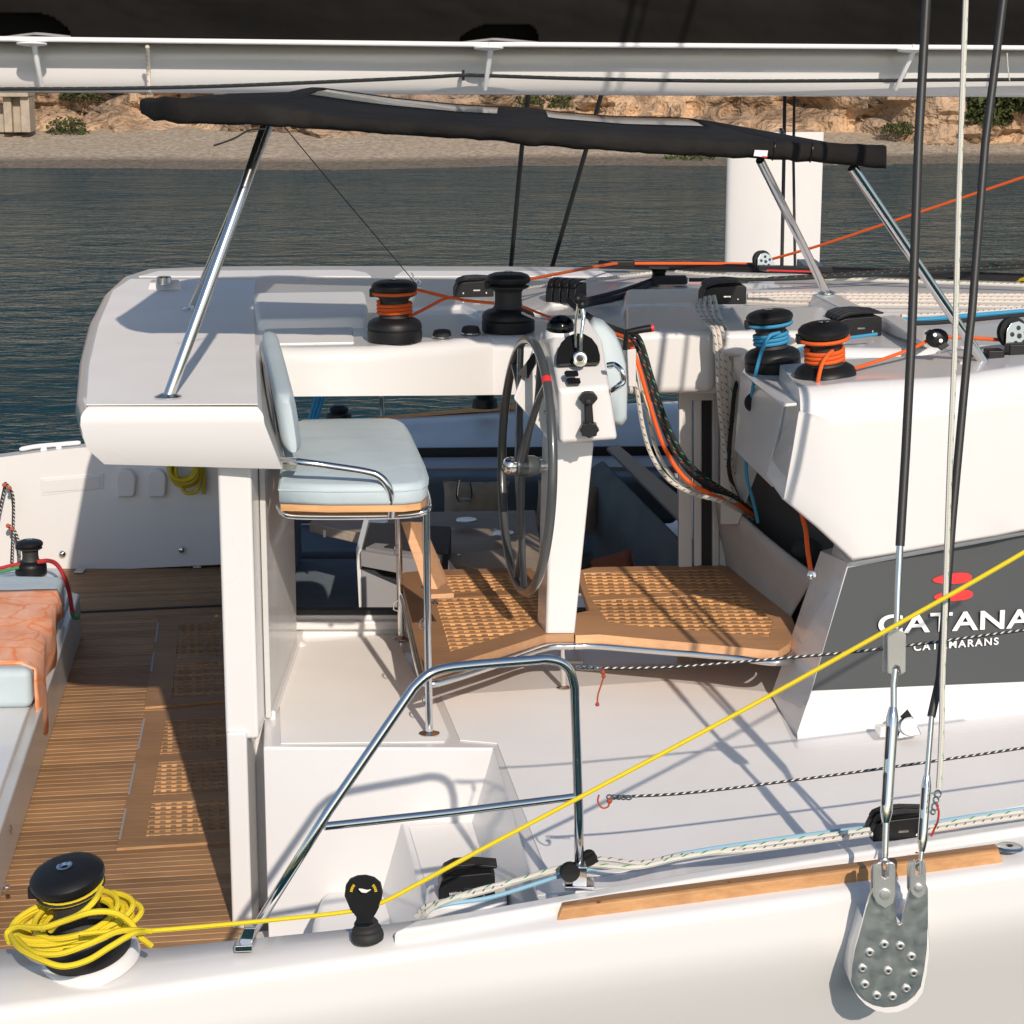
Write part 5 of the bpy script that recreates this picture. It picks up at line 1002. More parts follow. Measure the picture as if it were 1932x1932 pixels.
for (u, v, w0, h, Yo) in ((1670, 1660, 22, 60, 0), (1733, 1655, 16, 44, 0)):
    cyl = [(u - w0, v - 18), (u - w0 + 3, v - 28), (u - w0 + 8, v - 32), (u - 7, v - 33), (u - 6, v - 6), (u, v - 2), (u + 6, v - 6), (u + 7, v - 33), (u + w0 - 7, v - 32), (u + w0 - 3, v - 28), (u + w0 - 2, v - 18)]
    low = [(u + w0 - 2, v + h * .5), (u + w0 * .72, v + h * .75), (u, v + h * .92), (u - w0 * .72, v + h * .75), (u - w0, v + h * .5)]
    m = plate(cyl + low, .009, YC - .024); build('fork', m, SATIN, ck, bev=.002); m = plate([(a - 5, b + 1) for a, b in cyl + low], .009, YC + .026); build('fork', m, SATIN, ck, bev=.002)
    m = MB(); lathe(m, [(0, 0), (.014 * w0 / 22, 0), (.013 * w0 / 22, .006), (0, .007)], Q(u, v + h * .45, Y=YC - .024), (0, -1, 0), 22); build('clevis_pin', m, SATIN, ck)
hal = [(1826, -120), (1822, 0), (1810, 336), (1802, 638), (1792, 877), (1783, 1145), (1778, 1290), (1777, 1360), (1774, 1440), (1771, 1488)]
rope('halyard', up_([Q(u, v, Y=ys(v) - .03) for u, v in hal]), .0078, RWG, 'white halyard with green flecks hanging beside the right shroud')
m = MB()
for (u, v, r_) in ((1769, 1498, 6), (1766, 1509, 5), (1764, 1522, 6), (1760, 1532, 4)): tube(m, [Q(u + r_ * math.cos(t), v + r_ * 1.1 * math.sin(t), Y=ys(v) - .03) for t in [2 * math.pi * i / 10 for i in range(10)]], .0028, 6, closed=True)
tag(build('snap_shackle', m, STEEL), 'small steel snap shackle at the lower end of the white halyard', 'shackle')
rope('red_lanyard', [(1766, 1517, 5.2), (1771, 1530, 5.19), (1769, 1550, 5.19), (1762, 1566, 5.2), (1757, 1578, 5.2)], .0028, RR, 'short red lanyard on the shackle of the white halyard')
# ---------------- handrail at the boarding steps
hr = thing('handrail', Q(1090, 1660, Z=GZ), 'polished stainless handrail beside the boarding steps', 'handrail')
Zt = 3.17
A0 = Q(462, 1782, Z=GZ + .01); A5 = Q(1093, 1662, Z=GZ + .03)
yA = lambda u: A0.y + (A5.y - A0.y) * (u - 462) / (1093 - 462)
path = [A0] + [Q(u, v, Y=yA(u)) for u, v in ((560, 1618), (640, 1490), (720, 1358), (790, 1290 + 0))]
path = [A0, Q(620, 1530, Y=yA(620)), Q(780, 1298, Y=yA(790)), Q(805, 1275, Y=yA(805)), Q(835, 1262, Y=yA(835)), Q(900, 1254, Y=yA(900)), Q(1000, 1246, Y=yA(1000)), Q(1032, 1244, Y=yA(1040)), Q(1058, 1250, Y=yA(1062)), Q(1076, 1268, Y=yA(1078)), Q(1084, 1298, Y=yA(1086)), Q(1087, 1380, Y=yA(1090)), Q(1092, 1540, Y=yA(1093)), A5]
def subdiv(P, n): 
    out = []
    for a, b in zip(P, P[1:]): out += [a.lerp(b, i / n) for i in range(n)]
    return out + [P[-1]]
m = MB(); tube(m, [A0, path[1]] + curve(path[2:11], 6) + path[11:], .0125, 16); build('top_rail', m, CHROME, hr, ang=180)
m = MB(); tube(m, [Q(612, 1559, Y=yA(614)), Q(850, 1533, Y=yA(850)), Q(1088, 1503, Y=yA(1090))], .0105, 14); build('mid_rail', m, CHROME, hr)
m = MB(); c = A0; prism(m, [c + V((x, y, .012)) for x, y in ((-.022, -.035), (.022, -.03), (.026, .03), (-.02, .03))], (0, 0, -.018)); hexa(m, [c + V((x, -.012, z)) for x, z in ((-.018, 0), (.018, 0), (.03, .05), (.0, .05))], [c + V((x, .012, z)) for x, z in ((-.018, 0), (.018, 0), (.03, .05), (.0, .05))]); build('foot', m, CHROME, hr, bev=.003)
m = MB(); box(m, A5 + V((0, 0, -.008)), (.08, .07, .012)); box(m, A5 + V((0, 0, .02)), (.04, .03, .05)); build('foot', m, CHROME, hr, bev=.003)
m = MB(); c = Q(1075, 1645, Z=GZ + .06); lathe(m, [(0, -.01), (.026, -.01), (.02, 0), (.026, .01), (0, .01)], c, (.2, -1, 0), 18); c2 = Q(1112, 1618, Z=GZ + .08); lathe(m, [(0, -.01), (.02, -.01), (.015, 0), (.02, .01), (0, .01)], c2, (.2, -1, 0), 16); box(m, (c + c2) / 2, (.10, .02, .02), frame(.1, 0, -.4))
tag(build('lead_blocks', m, BLK), 'black lead block at the forward foot of the handrail', 'block')
# lifelines
lf = lambda u: 5.27 + .30 * (u - 1090) / 842
for (pts, lab) in (([(1100, 1259), (1160, 1261), (1283, 1258), (1478, 1242), (1666, 1224), (1932, 1189), (2250, 1146)], 'upper black and white lifeline crossing the logo panel'), ([(1158, 1504), (1300, 1496), (1500, 1472), (1700, 1445), (1932, 1411), (2250, 1362)], 'lower black and white lifeline over the side deck')):
    rope('lifeline', [(u, v, lf(u)) for u, v in pts], .0042, RKW, lab, 'lifelines')
    u, v = pts[0]; m = MB()
    for du in (-8, 0, 9, 18, 28): tube(m, [Q(u + du + 5.5 * math.cos(t), v + 4 * math.sin(t) + du * .03, Y=lf(u) - .004 * (du % 2)) for t in [2 * math.pi * i / 10 for i in range(10)]], .0022, 6, closed=True)
    tag(build('lifeline_shackle', m, STEEL), 'steel shackles joining the %s lifeline to the handrail' % ('upper' if v < 1300 else 'lower'), 'shackle')
rope('rust_cord', [(1137, 1262, 5.26), (1140, 1272, 5.26), (1135, 1290, 5.26), (1128, 1312, 5.26), (1127, 1330, 5.26)], .0022, RRD, 'orange cord tail hanging from the upper lifeline', extra=lambda m: (ball(m, Q(1137, 1268, Y=5.26), .007, 8), ball(m, Q(1139, 1276, Y=5.26), .006, 8), ball(m, Q(1127, 1329, Y=5.26), .006, 8)))
rope('rust_cord', [(1130, 1500, 5.26), (1128, 1512, 5.26), (1136, 1524, 5.26), (1147, 1522, 5.26), (1150, 1512, 5.26)], .0025, RRD, 'orange cord loop at the end of the lower lifeline', extra=lambda m: ball(m, Q(1150, 1511, Y=5.26), .008, 8))
# ---------------- yellow sheet, ring block, winch tangle
A_ = axE
def exY(m):
    p = we; tube(m, wraps(p, A_, 1.05, .172, .178, 1.15, .074, 0, 0, ph=2.0), .0068, 8)
    x = V((1, 0, 0)); x = (x - A_ * x.dot(A_)).normalized(); y = A_.cross(x); rnd = random.Random(4)
    for k in range(9):
        z0 = .066 + .0075 * k; ph = .2 * rnd.random(); ra, rb_ = .105 + .016 * (k % 4), .075 + .006 * (k % 3); dx = -.03 + .012 * (k % 5); sk = .004 + .008 * rnd.random()
        tube(m, [p + A_ * (z0 + sk * math.sin(t + .6 + ph)) + x * (math.cos(t) * ra + dx) + y * (math.sin(t) * rb_ - .004 * k) for t in [2 * math.pi * i / 36 for i in range(36)]], .0072, 8, closed=True)
    tube(m, curve(QS([(18, 1778, 4.72), (14, 1760, 4.75), (34, 1748, 4.74), (80, 1750, 4.68), (120, 1738, 4.66), (170, 1722, 4.64), (215, 1722, 4.66), (245, 1740, 4.68), (262, 1765, 4.68), (285, 1784, 4.7)])), .0075, 8)
    tube(m, curve(QS([(20, 1765, 4.72), (38, 1790, 4.62), (80, 1812, 4.55), (120, 1823, 4.53), (165, 1812, 4.55), (210, 1785, 4.58), (250, 1762, 4.62), (272, 1758, 4.66)])), .0075, 8)
    tube(m, curve(QS([(30, 1770, 4.70), (60, 1795, 4.60), (110, 1800, 4.56), (170, 1780, 4.57), (225, 1757, 4.62), (285, 1757, 4.68)])), .0075, 8)
    tube(m, curve(QS([(191, 1676, 4.74), (178, 1700, 4.68), (150, 1725, 4.66), (110, 1742, 4.68), (95, 1756, 4.7)])), .0072, 8)
rope('yellow_sheet', [(150, 1762, 4.66), (220, 1756, 4.68), (285, 1756, 4.72), (450, 1742, 4.78), (600, 1727, 4.86), (668, 1718, 4.90), (690, 1708, 4.92), (712, 1706, 4.92), (760, 1683, 4.93), (900, 1607, 4.95), (1100, 1501, 4.98), (1400, 1341, 5.02), (1700, 1174, 5.06), (1932, 1042, 5.1), (2500, 708, 5.2)], .0060, RY, 'bright yellow sheet from the near winch through the ring block to the right edge', extra=exY, k=6)
# ring block on its boot
rb = thing('ring_block', Q(694, 1778, Z=GZ), 'black snatch block standing on a ribbed rubber boot on the gunwale', 'block')
bp = Q(694, 1772, Z=GZ); ky = 4.90
m = MB(); lathe(m, [(0, 0), (.040, 0), (.042, .01), (.040, .02), (.036, .024), (.037, .03), (.033, .036), (.030, .038), (.031, .045), (.026, .052), (.018, .056), (.014, .07), (0, .07)], bp, (-.08, 0, 1), 32); build('boot', m, RUB, rb)
c = Q(686, 1684, Y=ky + .01); m = MB(); rgn = [c + V((.040 * math.cos(t), 0, .040 * math.sin(t) - (.012 * max(0, -math.sin(t)) ** 2 * 2))) for t in [2 * math.pi * i / 36 for i in range(36)]]
outer = [(650, 1690), (652, 1672), (660, 1660), (674, 1654), (688, 1653), (704, 1657), (716, 1667), (720, 1684), (717, 1704), (708, 1722), (700, 1735), (706, 1742), (672, 1742), (672, 1730), (660, 1714)]
inner = [(673, 1680), (680, 1687), (690, 1688), (699, 1682), (700, 1677), (692, 1679), (684, 1677), (676, 1676)]
def holed(outer, inner, Y, th, mt, name, parent, bev=0):
    b = bmesh.new(); es = []
    for poly in (outer, inner):
        vs = [b.verts.new((p[0], p[1], 0)) for p in poly]; es += [b.edges.new((vs[i - 1], vs[i])) for i in range(len(vs))]
    bmesh.ops.triangle_fill(b, use_beauty=True, edges=es); b.verts.index_update()
    f = [Q(v.co.x, v.co.y, Y=Y) for v in b.verts]; n = len(f); m = MB(); fs = [tuple(v.index for v in q.verts) for q in b.faces]
    m.add(f + [p + V((0, th, 0)) for p in f], fs + [tuple(i + n for i in reversed(q)) for q in fs]); k = 0
    for poly in (outer, inner):
        q = len(poly); m.f += [(k + i, k + (i + 1) % q, n + k + (i + 1) % q, n + k + i) for i in range(q)]; m.uv += [None] * q; k += q
    b.free(); return build(name, m, mt, parent, ang=30, bev=bev)
holed(outer, inner, ky - .012, .010, BLKA, 'cheek', rb); holed([(u + 2, v) for u, v in outer], [(u + 2, v) for u, v in inner], ky + .022, .010, BLKA, 'cheek', rb)
m = MB(); tube(m, [Q(686 + 24 * math.cos(t), 1683 - 21 * math.sin(t), Y=ky + .006) for t in [2 * math.pi * i / 30 for i in range(30)]], .012, 10, closed=True); build('sheave', m, BLK, rb)
m = MB()
for s_ in (-1, 1):
    for k in range(5): t = (math.pi / 2 - s_ * 1.15) + (k - 2) * .13; prism(m, [Q(686 + r_ * math.cos(t + d), 1685 - r_ * 1.0 * math.sin(t + d), Y=ky - .013) for r_, d in ((21, -.04), (26, -.04), (26, .04), (21, .04))], (0, -.001, 0))
build('yellow_marks', m, YELP, rb)
# teak rubbing rail
m = MB(); tp = [gpt(1048, 1), gpt(1260, 1), gpt(1480, 1), gpt(1700, 1), gpt(1896, 1)]
us2 = [1046, 1256, 1470, 1690, 1896]; vb2 = [1750, 1722, 1693, 1664, 1636]
Bt = [Q(u, v, Z=GZ - .035) for u, v in zip(us2, vb2)]
rg = []
for i, p in enumerate(Bt):
    s_ = .02 if i == 0 else (-.02 if i == 4 else 0); t_ = V((1, .22, 0)).normalized()
    rg.append([p, p + V((0, .05, 0)), p + V((0, .055, .05)) + t_ * s_, p + V((0, .012, .053)) + t_ * s_, p + V((0, .004, .047)) + t_ * s_])
loft(m, rg); tr = build('teak_rub_rail', m, TEAKR, bev=.003); tag(tr, 'varnished teak rail strip along the near gunwale', 'rail')
for (u, v) in ((1130, 1702), (1377, 1664), (1730, 1609)):
    m = MB(); lathe(m, [(0, 0), (.006, 0), (.005, .001), (0, .001)], Q(u, v, Z=GZ + .0185), (0, 0, 1), 10); build('plug', m, mat('plug_wood', (.22, .08, .03), .6) if 'plug_wood' not in bpy.data.materials else bpy.data.materials['plug_wood'], tr)
m = MB(); df = Q(1905, 1599, Z=GZ + .004); t = thing('deck_filler', df, 'round steel deck filler cap on the gunwale at the right', 'filler cap')
lathe(m, [(0, .004), (.010, .004), (.012, .006), (.030, .006), (.037, .004), (.040, 0)], df, (0, 0, 1), 30); build('cap', m, STEEL, t); m = MB(); lathe(m, [(0, 0), (.009, 0), (0, .001)], df + V((0, 0, .0062)), (0, 0, 1), 6); build('key_hole', m, DARK, t)
# lines along the gunwale
z = GZ + .03
def gl(pts, dz, r, mt, lab): return rope('control_line', [Q(u, v, Z=z + dz) for u, v in pts], r, mt, lab)
gl([(787, 1728), (800, 1712), (840, 1700), (920, 1680), (1000, 1655), (1060, 1640), (1110, 1622), (1150, 1622), (1210, 1628), (1290, 1614), (1450, 1600), (1645, 1573)], .012, .0075, RW, 'white line with black flecks on the gunwale, nearest the teak rail')
gl([(800, 1724), (830, 1705), (900, 1680), (980, 1660), (1060, 1636), (1110, 1632), (1200, 1636), (1290, 1617), (1450, 1592), (1640, 1565)], .016, .0075, RWG, 'white line with green flecks on the gunwale, beside the pale blue one')
gl([(808, 1716), (850, 1705), (930, 1692), (1050, 1655), (1110, 1640), (1200, 1632), (1290, 1610), (1450, 1585), (1638, 1560)], .0, .006, RLB, 'pale blue line running under the white ones on the gunwale')
gl([(1735, 1570), (1760, 1566), (1850, 1552), (1932, 1540), (2100, 1515)], .012, .0075, RW, 'white line with black flecks leaving the side-deck clutch to the right')
gl([(1735, 1563), (1760, 1558), (1850, 1543), (1932, 1531), (2100, 1506)], .012, .0075, RWG, 'white line with green flecks leaving the side-deck clutch to the right')
gl([(1735, 1557), (1800, 1545), (1932, 1525), (2100, 1500)], .008, .006, RLB, 'pale blue line leaving the side-deck clutch to the right')
# stand-up block on the side deck by the wall
fb_ = thing('standup_block', Q(1703, 1392, Z=DZ), 'small steel stand-up block on the side deck under the logo panel', 'block')
m = MB(); b0 = Q(1688, 1388, Y=6.72); hexa(m, QS([(1660, 1392, 6.70), (1735, 1386, 6.74), (1728, 1372, 6.78), (1648, 1374, 6.78)]), QS([(1662, 1370, 6.72), (1722, 1366, 6.76), (1722, 1364, 6.78), (1652, 1366, 6.78)])); build('pad', m, GEL, fb_, bev=.004)
m = MB(); hexa(m, QS([(1694, 1394, 6.68), (1738, 1386, 6.70), (1722, 1352, 6.72), (1706, 1350, 6.72)]), QS([(1694, 1390, 6.74), (1738, 1382, 6.76), (1722, 1350, 6.76), (1706, 1348, 6.76)])); build('cheek', m, STEEL, fb_, bev=.003)
m = MB(); lathe(m, [(0, -.012), (.03, -.012), (.022, 0), (.03, .012), (0, .012)], Q(1712, 1370, Y=6.70), (.3, -1, .3), 24); build('sheave', m, SATIN, fb_)
m = MB(); hexa(m, QS([(1698, 1352, 6.70), (1712, 1338, 6.70), (1720, 1350, 6.70), (1706, 1360, 6.70)]), QS([(1698, 1352, 6.76), (1712, 1338, 6.76), (1720, 1350, 6.76), (1706, 1360, 6.76)])); build('head', m, BLK, fb_)
# dome vent
dv = thing('dome_vent', Q(556, 1222, Z=DZ), 'small white dome vent on the platform under the window sill', 'vent')
m = MB(); c = dv.location; 
ball(m, c + V((0, .03, 0)), .046, 20, (1, .8, .55)); build('dome', m, GEL, dv, ang=80)
m = MB(); prism(m, [c + V((x, y, .026)) for x, y in ((-.002, .0), (.004, .0), (.003, .02), (-.003, .02))], (0, 0, .003)); build('mark', m, RED, dv)
# ---------------- hanging lines between roof and canvas pouch
HB = 'hanging lines by the saloon door'
def hang(pts, mt, r, lab): rope('hanging_line', [(u, v, y + max(0, min(1, (u - 1360) / 50)) * .34) for u, v, y in pts], r, mt, lab, HB)
hang([(1152, 628, 8.0), (1176, 636, 7.92), (1192, 655, 7.82), (1208, 700, 7.78), (1225, 760, 7.78), (1252, 840, 7.78), (1290, 900, 7.76), (1340, 932, 7.72), (1392, 952, 7.66), (1425, 975, 7.7)], RO, .0085, 'bright orange line hanging in a bight beside the pedestal')
hang([(1165, 640, 8.0), (1188, 660, 7.86), (1200, 720, 7.82), (1212, 800, 7.82), (1230, 860, 7.82), (1262, 905, 7.80), (1305, 930, 7.76), (1360, 946, 7.7), (1410, 970, 7.7)], RW, .0085, 'pale outermost line of the hanging bight beside the pedestal')
hang([(1170, 640, 8.0), (1197, 662, 7.88), (1214, 740, 7.84), (1236, 840, 7.84), (1266, 895, 7.82), (1310, 925, 7.78), (1370, 940, 7.72), (1415, 965, 7.7)], RWG, .008, 'grey green line just inside the outermost hanging bight')
hang([(1180, 632, 8.0), (1200, 650, 7.9), (1222, 710, 7.86), (1245, 790, 7.86), (1280, 865, 7.84), (1325, 905, 7.78), (1380, 935, 7.72), (1420, 965, 7.7)], RKR, .009, 'black red-flecked line above the orange one')
hang([(1184, 630, 8.0), (1207, 640, 7.94), (1230, 712, 7.9), (1255, 790, 7.9), (1290, 862, 7.88), (1335, 905, 7.8), (1390, 940, 7.74), (1424, 970, 7.7)], RKG, .009, 'black green-flecked line, innermost of the hanging bight')
hang([(1178, 634, 8.02), (1206, 652, 7.95), (1228, 720, 7.95), (1252, 800, 7.95), (1286, 872, 7.92), (1330, 914, 7.84), (1388, 944, 7.76)], RK, .010, 'plain black line between the flecked ones of the bight')
hang([(1322, 566, 8.2), (1316, 582, 8.12), (1330, 606, 8.04), (1346, 622, 7.92), (1352, 660, 7.9), (1356, 740, 7.9), (1366, 840, 7.88), (1382, 920, 7.8), (1410, 975, 7.7)], RW, .0085, 'leftmost white line spilling from the long clutch bank')
hang([(1331, 562, 8.2), (1328, 582, 8.12), (1340, 606, 8.04), (1354, 622, 7.92), (1360, 660, 7.9), (1364, 740, 7.9), (1372, 840, 7.88), (1388, 920, 7.8), (1416, 975, 7.7)], RWR, .0085, 'second white line from the left spilling from the long clutch bank')
hang([(1339, 560, 8.2), (1340, 582, 8.12), (1350, 606, 8.04), (1362, 622, 7.92), (1368, 660, 7.9), (1371, 740, 7.9), (1378, 850, 7.88), (1395, 925, 7.8), (1422, 975, 7.7)], RW, .0085, 'third white line from the left spilling from the long clutch bank')
hang([(1347, 559, 8.2), (1352, 582, 8.12), (1361, 606, 8.04), (1370, 622, 7.92), (1376, 660, 7.9), (1380, 740, 7.88), (1388, 850, 7.86), (1402, 930, 7.8), (1428, 978, 7.7)], RWG, .0085, 'rightmost white line spilling from the long clutch bank')
hang([(1412, 695, 7.75), (1396, 710, 7.8), (1386, 740, 7.82), (1380, 800, 7.82), (1375, 880, 7.82), (1388, 930, 7.78), (1408, 970, 7.74)], RK, .0085, 'black line draped from the winch shelf past the white bundle')
hang([(1400, 690, 7.78), (1390, 720, 7.84), (1388, 800, 7.84), (1390, 880, 7.82), (1400, 940, 7.78), (1420, 980, 7.74)], RW, .0085, 'white line hanging just right of the black one below the winch shelf')
rope('orange_tail', [(1512, 968, 7.25), (1520, 1000, 7.2), (1524, 1040, 7.15), (1530, 1078, 7.1)], .0085, RO, 'short orange tail in the dark recess under the wing')
m = MB(); ball(m, Q(1523, 1045, Y=7.62), .062, 20, (1, .5, 1)); tag(build('rolled_bag', m, RUB), 'round dark bundle in the recess under the wing', 'bag')
# canvas pouch
m = MB(); n = 16; rowsP = []
for i in range(n + 1):
    t = i / n; u = 1352 + 182 * t; vt = 932 + (1088 - 932) * t + 6 * math.sin(math.pi * t); Yt = 8.16 - .80 * t; T = Q(u, vt, Y=Yt); Bq = Q(1358 + 124 * t, 1070 + 108 * t, Z=gz - .04); 
    rowsP.append([T + V((.01, .10, -.02)), T + V((0, .03, .012)), T + V((0, 0, .005)), T + V((-.006, -.008, -.02)), T.lerp(Bq, .25) + V((0, -.004, 0)), T.lerp(Bq, .6) + V((.0, .01 * math.sin(t * 9), 0)), Bq, Bq + V((.02, .02, -.2))])
allp = [p for r in rowsP for p in r]; m.add(allp, [(i * 8 + j, i * 8 + j + 1, (i + 1) * 8 + j + 1, (i + 1) * 8 + j) for i in range(n) for j in range(7)])
o = build('canvas_pouch', m, CANV, recalc=False, ang=180); o.modifiers.new('t', 'SOLIDIFY').thickness = .006; tag(o, 'grey white canvas rope pouch slung beside the right foot grating', 'rope bag')
m = MB(); lathe(m, [(0, 0), (.016, 0), (.015, .008), (.006, .01), (0, .006)], Q(1532, 1085, Y=7.08), (-.3, -1, .2), 16); tag(build('snap_stud', m, CHROME), 'steel stud holding the corner of the canvas pouch', 'stud')
# ---------------- lines and fittings over the coachroof
LR = 'lines running over the coachroof'
def rl(pts, mt, r, lab, dz=.02): rope('roof_line', [Q(u, v, Z=RZ + dz) for u, v in pts], r, mt, lab, LR)
rl([(1275, 513), (1330, 518), (1450, 524), (1600, 527), (1900, 537), (2200, 546)], RW, .009, 'topmost white line over the coachroof', .03)
rl([(1300, 528), (1450, 527), (1600, 521), (1750, 513), (1932, 504), (2200, 492)], RKG, .009, 'black green-flecked line climbing over the coachroof to the right', .06)
rl([(1450, 526), (1600, 517), (1750, 507), (1932, 497), (2200, 484)], RKR, .009, 'black red-flecked line above the green-flecked one', .06)
for i, (a, b, c_) in enumerate(((557, 556, 557), (565, 567, 570), (569, 575, 580), (562, 561, 563))):
    rl([(1410, a), (1500, b - 2), (1600, b), (1750, b + 1), (1932, c_), (2200, c_ + 2)], RWR, .0085, ('white red-flecked line, highest of the four from the long clutch bank', 'white red-flecked line, third of the four from the long clutch bank', 'white red-flecked line, lowest of the four from the long clutch bank', 'white red-flecked line, second of the four from the long clutch bank')[i])
rl([(1655, 605), (1740, 603), (1800, 598), (1932, 587), (2200, 562)], RB, .010, 'blue line running forward over the coachroof')
rl([(1700, 596), (1800, 592), (1932, 582), (2200, 560)], RW, .008, 'white line running forward just behind the blue one')
rl([(1660, 612), (1780, 608), (1932, 594), (2200, 570)], RK, .009, 'black line running forward just below the blue one', .01)
for i, u in enumerate((1552, 1564, 1577)):
    rope('clutch_tail', [(u + 6, 618 + i * 3, 7.86), (1500 + 6 * i, 650 + 3 * i, 7.8), (1474, 664, 7.78)], .0075, RW, ('left', 'middle', 'right')[i] + ' one of the three white tails running from the clutch bank to the blue winch', 'clutch tails')
rope('mainsheet', [(1100, 575, 8.9), (1180, 557, 9.3), (1240, 529, 10.0)], .014, RK, 'thick black mainsheet part nearest the clutch row')
rope('mainsheet', [(1095, 568, 8.9), (1170, 549, 9.4), (1238, 525, 10.0)], .010, RK, 'black mainsheet part just behind the thick one')
rope('mainsheet', [(985, 545, 9.2), (1100, 530, 9.7), (1190, 520, 10.1), (1233, 514, 10.2)], .008, RW, 'white flecked mainsheet part behind the black ones')
rope('throttle_cord', [(1072, 566, 8.15), (1090, 583, 8.0), (1130, 608, 7.9), (1165, 622, 7.85), (1185, 628, 7.8)], .011, RK, 'black line from the clutch row past the throttle to the hanging bight')
mb = thing('traveller_blocks', Q(1245, 525, Z=RZ), 'cluster of black mainsheet blocks on the far part of the roof', 'block')
m = MB(); c = Q(1243, 518, Z=RZ + .05); lathe(m, [(0, -.02), (.035, -.02), (.03, 0), (.035, .02), (0, .02)], c, (0, -.2, 1), 20); build('sheave', m, BLKA, mb)
m = MB(); box(m, c + V((.0, 0, .03)), (.09, .05, .012)); box(m, Q(1262, 528, Z=RZ + .03), (.16, .05, .04)); box(m, Q(1285, 529, Z=RZ + .02), (.06, .03, .03)); build('housing', m, BLK, mb, bev=.004)
tk = thing('traveller_track', Q(1500, 512, Z=RZ), 'dark traveller track along the far edge of the coachroof', 'track')
m = MB(); tube(m, [Q(1130, 499, Z=RZ + .02), Q(1500, 509, Z=RZ + .03), Q(1932, 524, Z=RZ + .02)], .02, 6); build('rail', m, BLK, tk)
m = MB(); box(m, Q(1172, 497, Z=RZ + .05), (.13, .05, .035)); build('end_stop', m, BLK, tk, bev=.01)
m = MB(); box(m, Q(1500, 507, Z=RZ + .05), (.35, .06, .02), frame(0, 0, .03)); build('car', m, BLK, tk); m = MB(); box(m, Q(1490, 511, Z=RZ + .045), (.22, .01, .008), frame(0, 0, .03)); build('red_mark', m, RR, tk)
def sblock(u, v, Y, r, lab, tilt_=.3):
    t = thing('snatch_block', Q(u, v, Y=Y), lab, 'block'); c = Q(u, v, Y=Y); ax = V((tilt_, -1, .15)).normalized()
    m = MB(); lathe(m, [(0, 0), (r * 1.0, 0), (r * .86, .012), (r * 1.0, .024), (0, .024)], c + V((-r * .25, .012, .2 * r)), ax, 28); build('sheave', m, BLK, t)
    m = MB()
    ex_ = V((1, tilt_, 0)).normalized(); ez_ = ex_.cross(ax).normalized(); ez_ = -ez_ if ez_.z < 0 else ez_
    pts = [c + ex_ * (r * a) + ez_ * (r * b) + ax * .026 for a, b in ((-.9, .35), (-.55, .85), (0, .95), (.5, .7), (.9, 0), (1.15, -.55), (1.0, -.95), (.2, -1.1), (-.6, -.95), (-.95, -.4))]
    prism(m, pts, ax * .004); build('cheek', m, STEEL, t, bev=.001); m = MB()
    for k in range(5): a = 2 * math.pi * k / 5 + .4; lathe(m, [(0, 0), (r * .16, 0), (0, .001)], c + ex_ * (r * .52 * math.cos(a)) + ez_ * (r * .52 * math.sin(a)) + ax * .0305, ax, 10)
    lathe(m, [(0, 0), (r * .18, 0), (0, .001)], c + ax * .0305, ax, 10)
    build('cheek_hole', m, DARK, t); return t
sblock(1440, 494, 10.3, .045, 'silver sheaved block on the far edge of the roof below the white board')
t = sblock(1915, 634, 7.45, .055, 'polished steel block on a black car at the right edge of the roof')
tc_ = thing('jib_track', Q(1905, 668, Y=7.4), 'short black track with car at the right edge of the coachroof', 'track')
m = MB(); box(m, Q(1990, 672, Y=7.42), (.62, .05, .022), frame(.1)); build('rail', m, BLKA, tc_, bev=.004); m = MB(); box(m, Q(1875, 668, Y=7.35), (.06, .06, .035), frame(.1)); box(m, Q(1920, 660, Y=7.4), (.08, .06, .05), frame(.1)); build('car', m, BLK, tc_, bev=.006)
m = MB(); box(m, Q(1935, 672, Y=7.39), (.22, .004, .003), frame(.1)); build('stripe', m, RED, tc_)
t = thing('lead_block', Q(1767, 640, Y=7.3), 'black oval lead block bolted to the coachroof edge, orange line through it', 'block')
m = MB(); c = Q(1768, 638, Y=7.32); ball(m, c, .040, 20, (1.0, .55, .85)); build('shell', m, BLKA, t, ang=80); m = MB(); prism(m, QS([(1748, 632, 7.32), (1760, 624, 7.32), (1792, 652, 7.3), (1776, 662, 7.3)]), (0, .05, .0)); build('base', m, BLK, t, bev=.004)
m = MB()
for (u, v) in ((1764, 632), (1775, 643)): lathe(m, [(0, 0), (.008, 0), (.006, .003), (0, .003)], Q(u, v, Y=7.285), (0, -1, .5), 12)
build('rivet', m, STEEL, t)
m = MB(); hexa(m, QS([(1892, 706, 7.1), (1892, 722, 7.1), (2200, 716, 7.25), (2200, 700, 7.25)]), QS([(1890, 704, 7.14), (1890, 720, 7.14), (2200, 714, 7.3), (2200, 700, 7.3)])); tag(build('teak_strip', m, TEAKR), 'short teak strip at the right end of the coachroof side', 'trim')
t = thing('nav_light', Q(309, 536, Z=RZ), 'small chromed stern light on a white pad on the aft roof lobe', 'light')
m = MB(); hexa(m, QS([(278, 547), (345, 547), (340, 538), (284, 538)], Z=RZ + .005), [p + V((0, .01, .03)) for p in QS([(282, 546), (340, 546), (337, 540), (286, 540)], Z=RZ + .005)]); build('pad', m, GEL, t, bev=.005)
c = Q(310, 536, Z=RZ + .035); m = MB(); lathe(m, [(0, 0), (.034, 0), (.034, .012), (.0335, .03), (.030, .034), (0, .034)], c, (0, 0, 1), 28); build('lens_ring', m, CHROME, t)
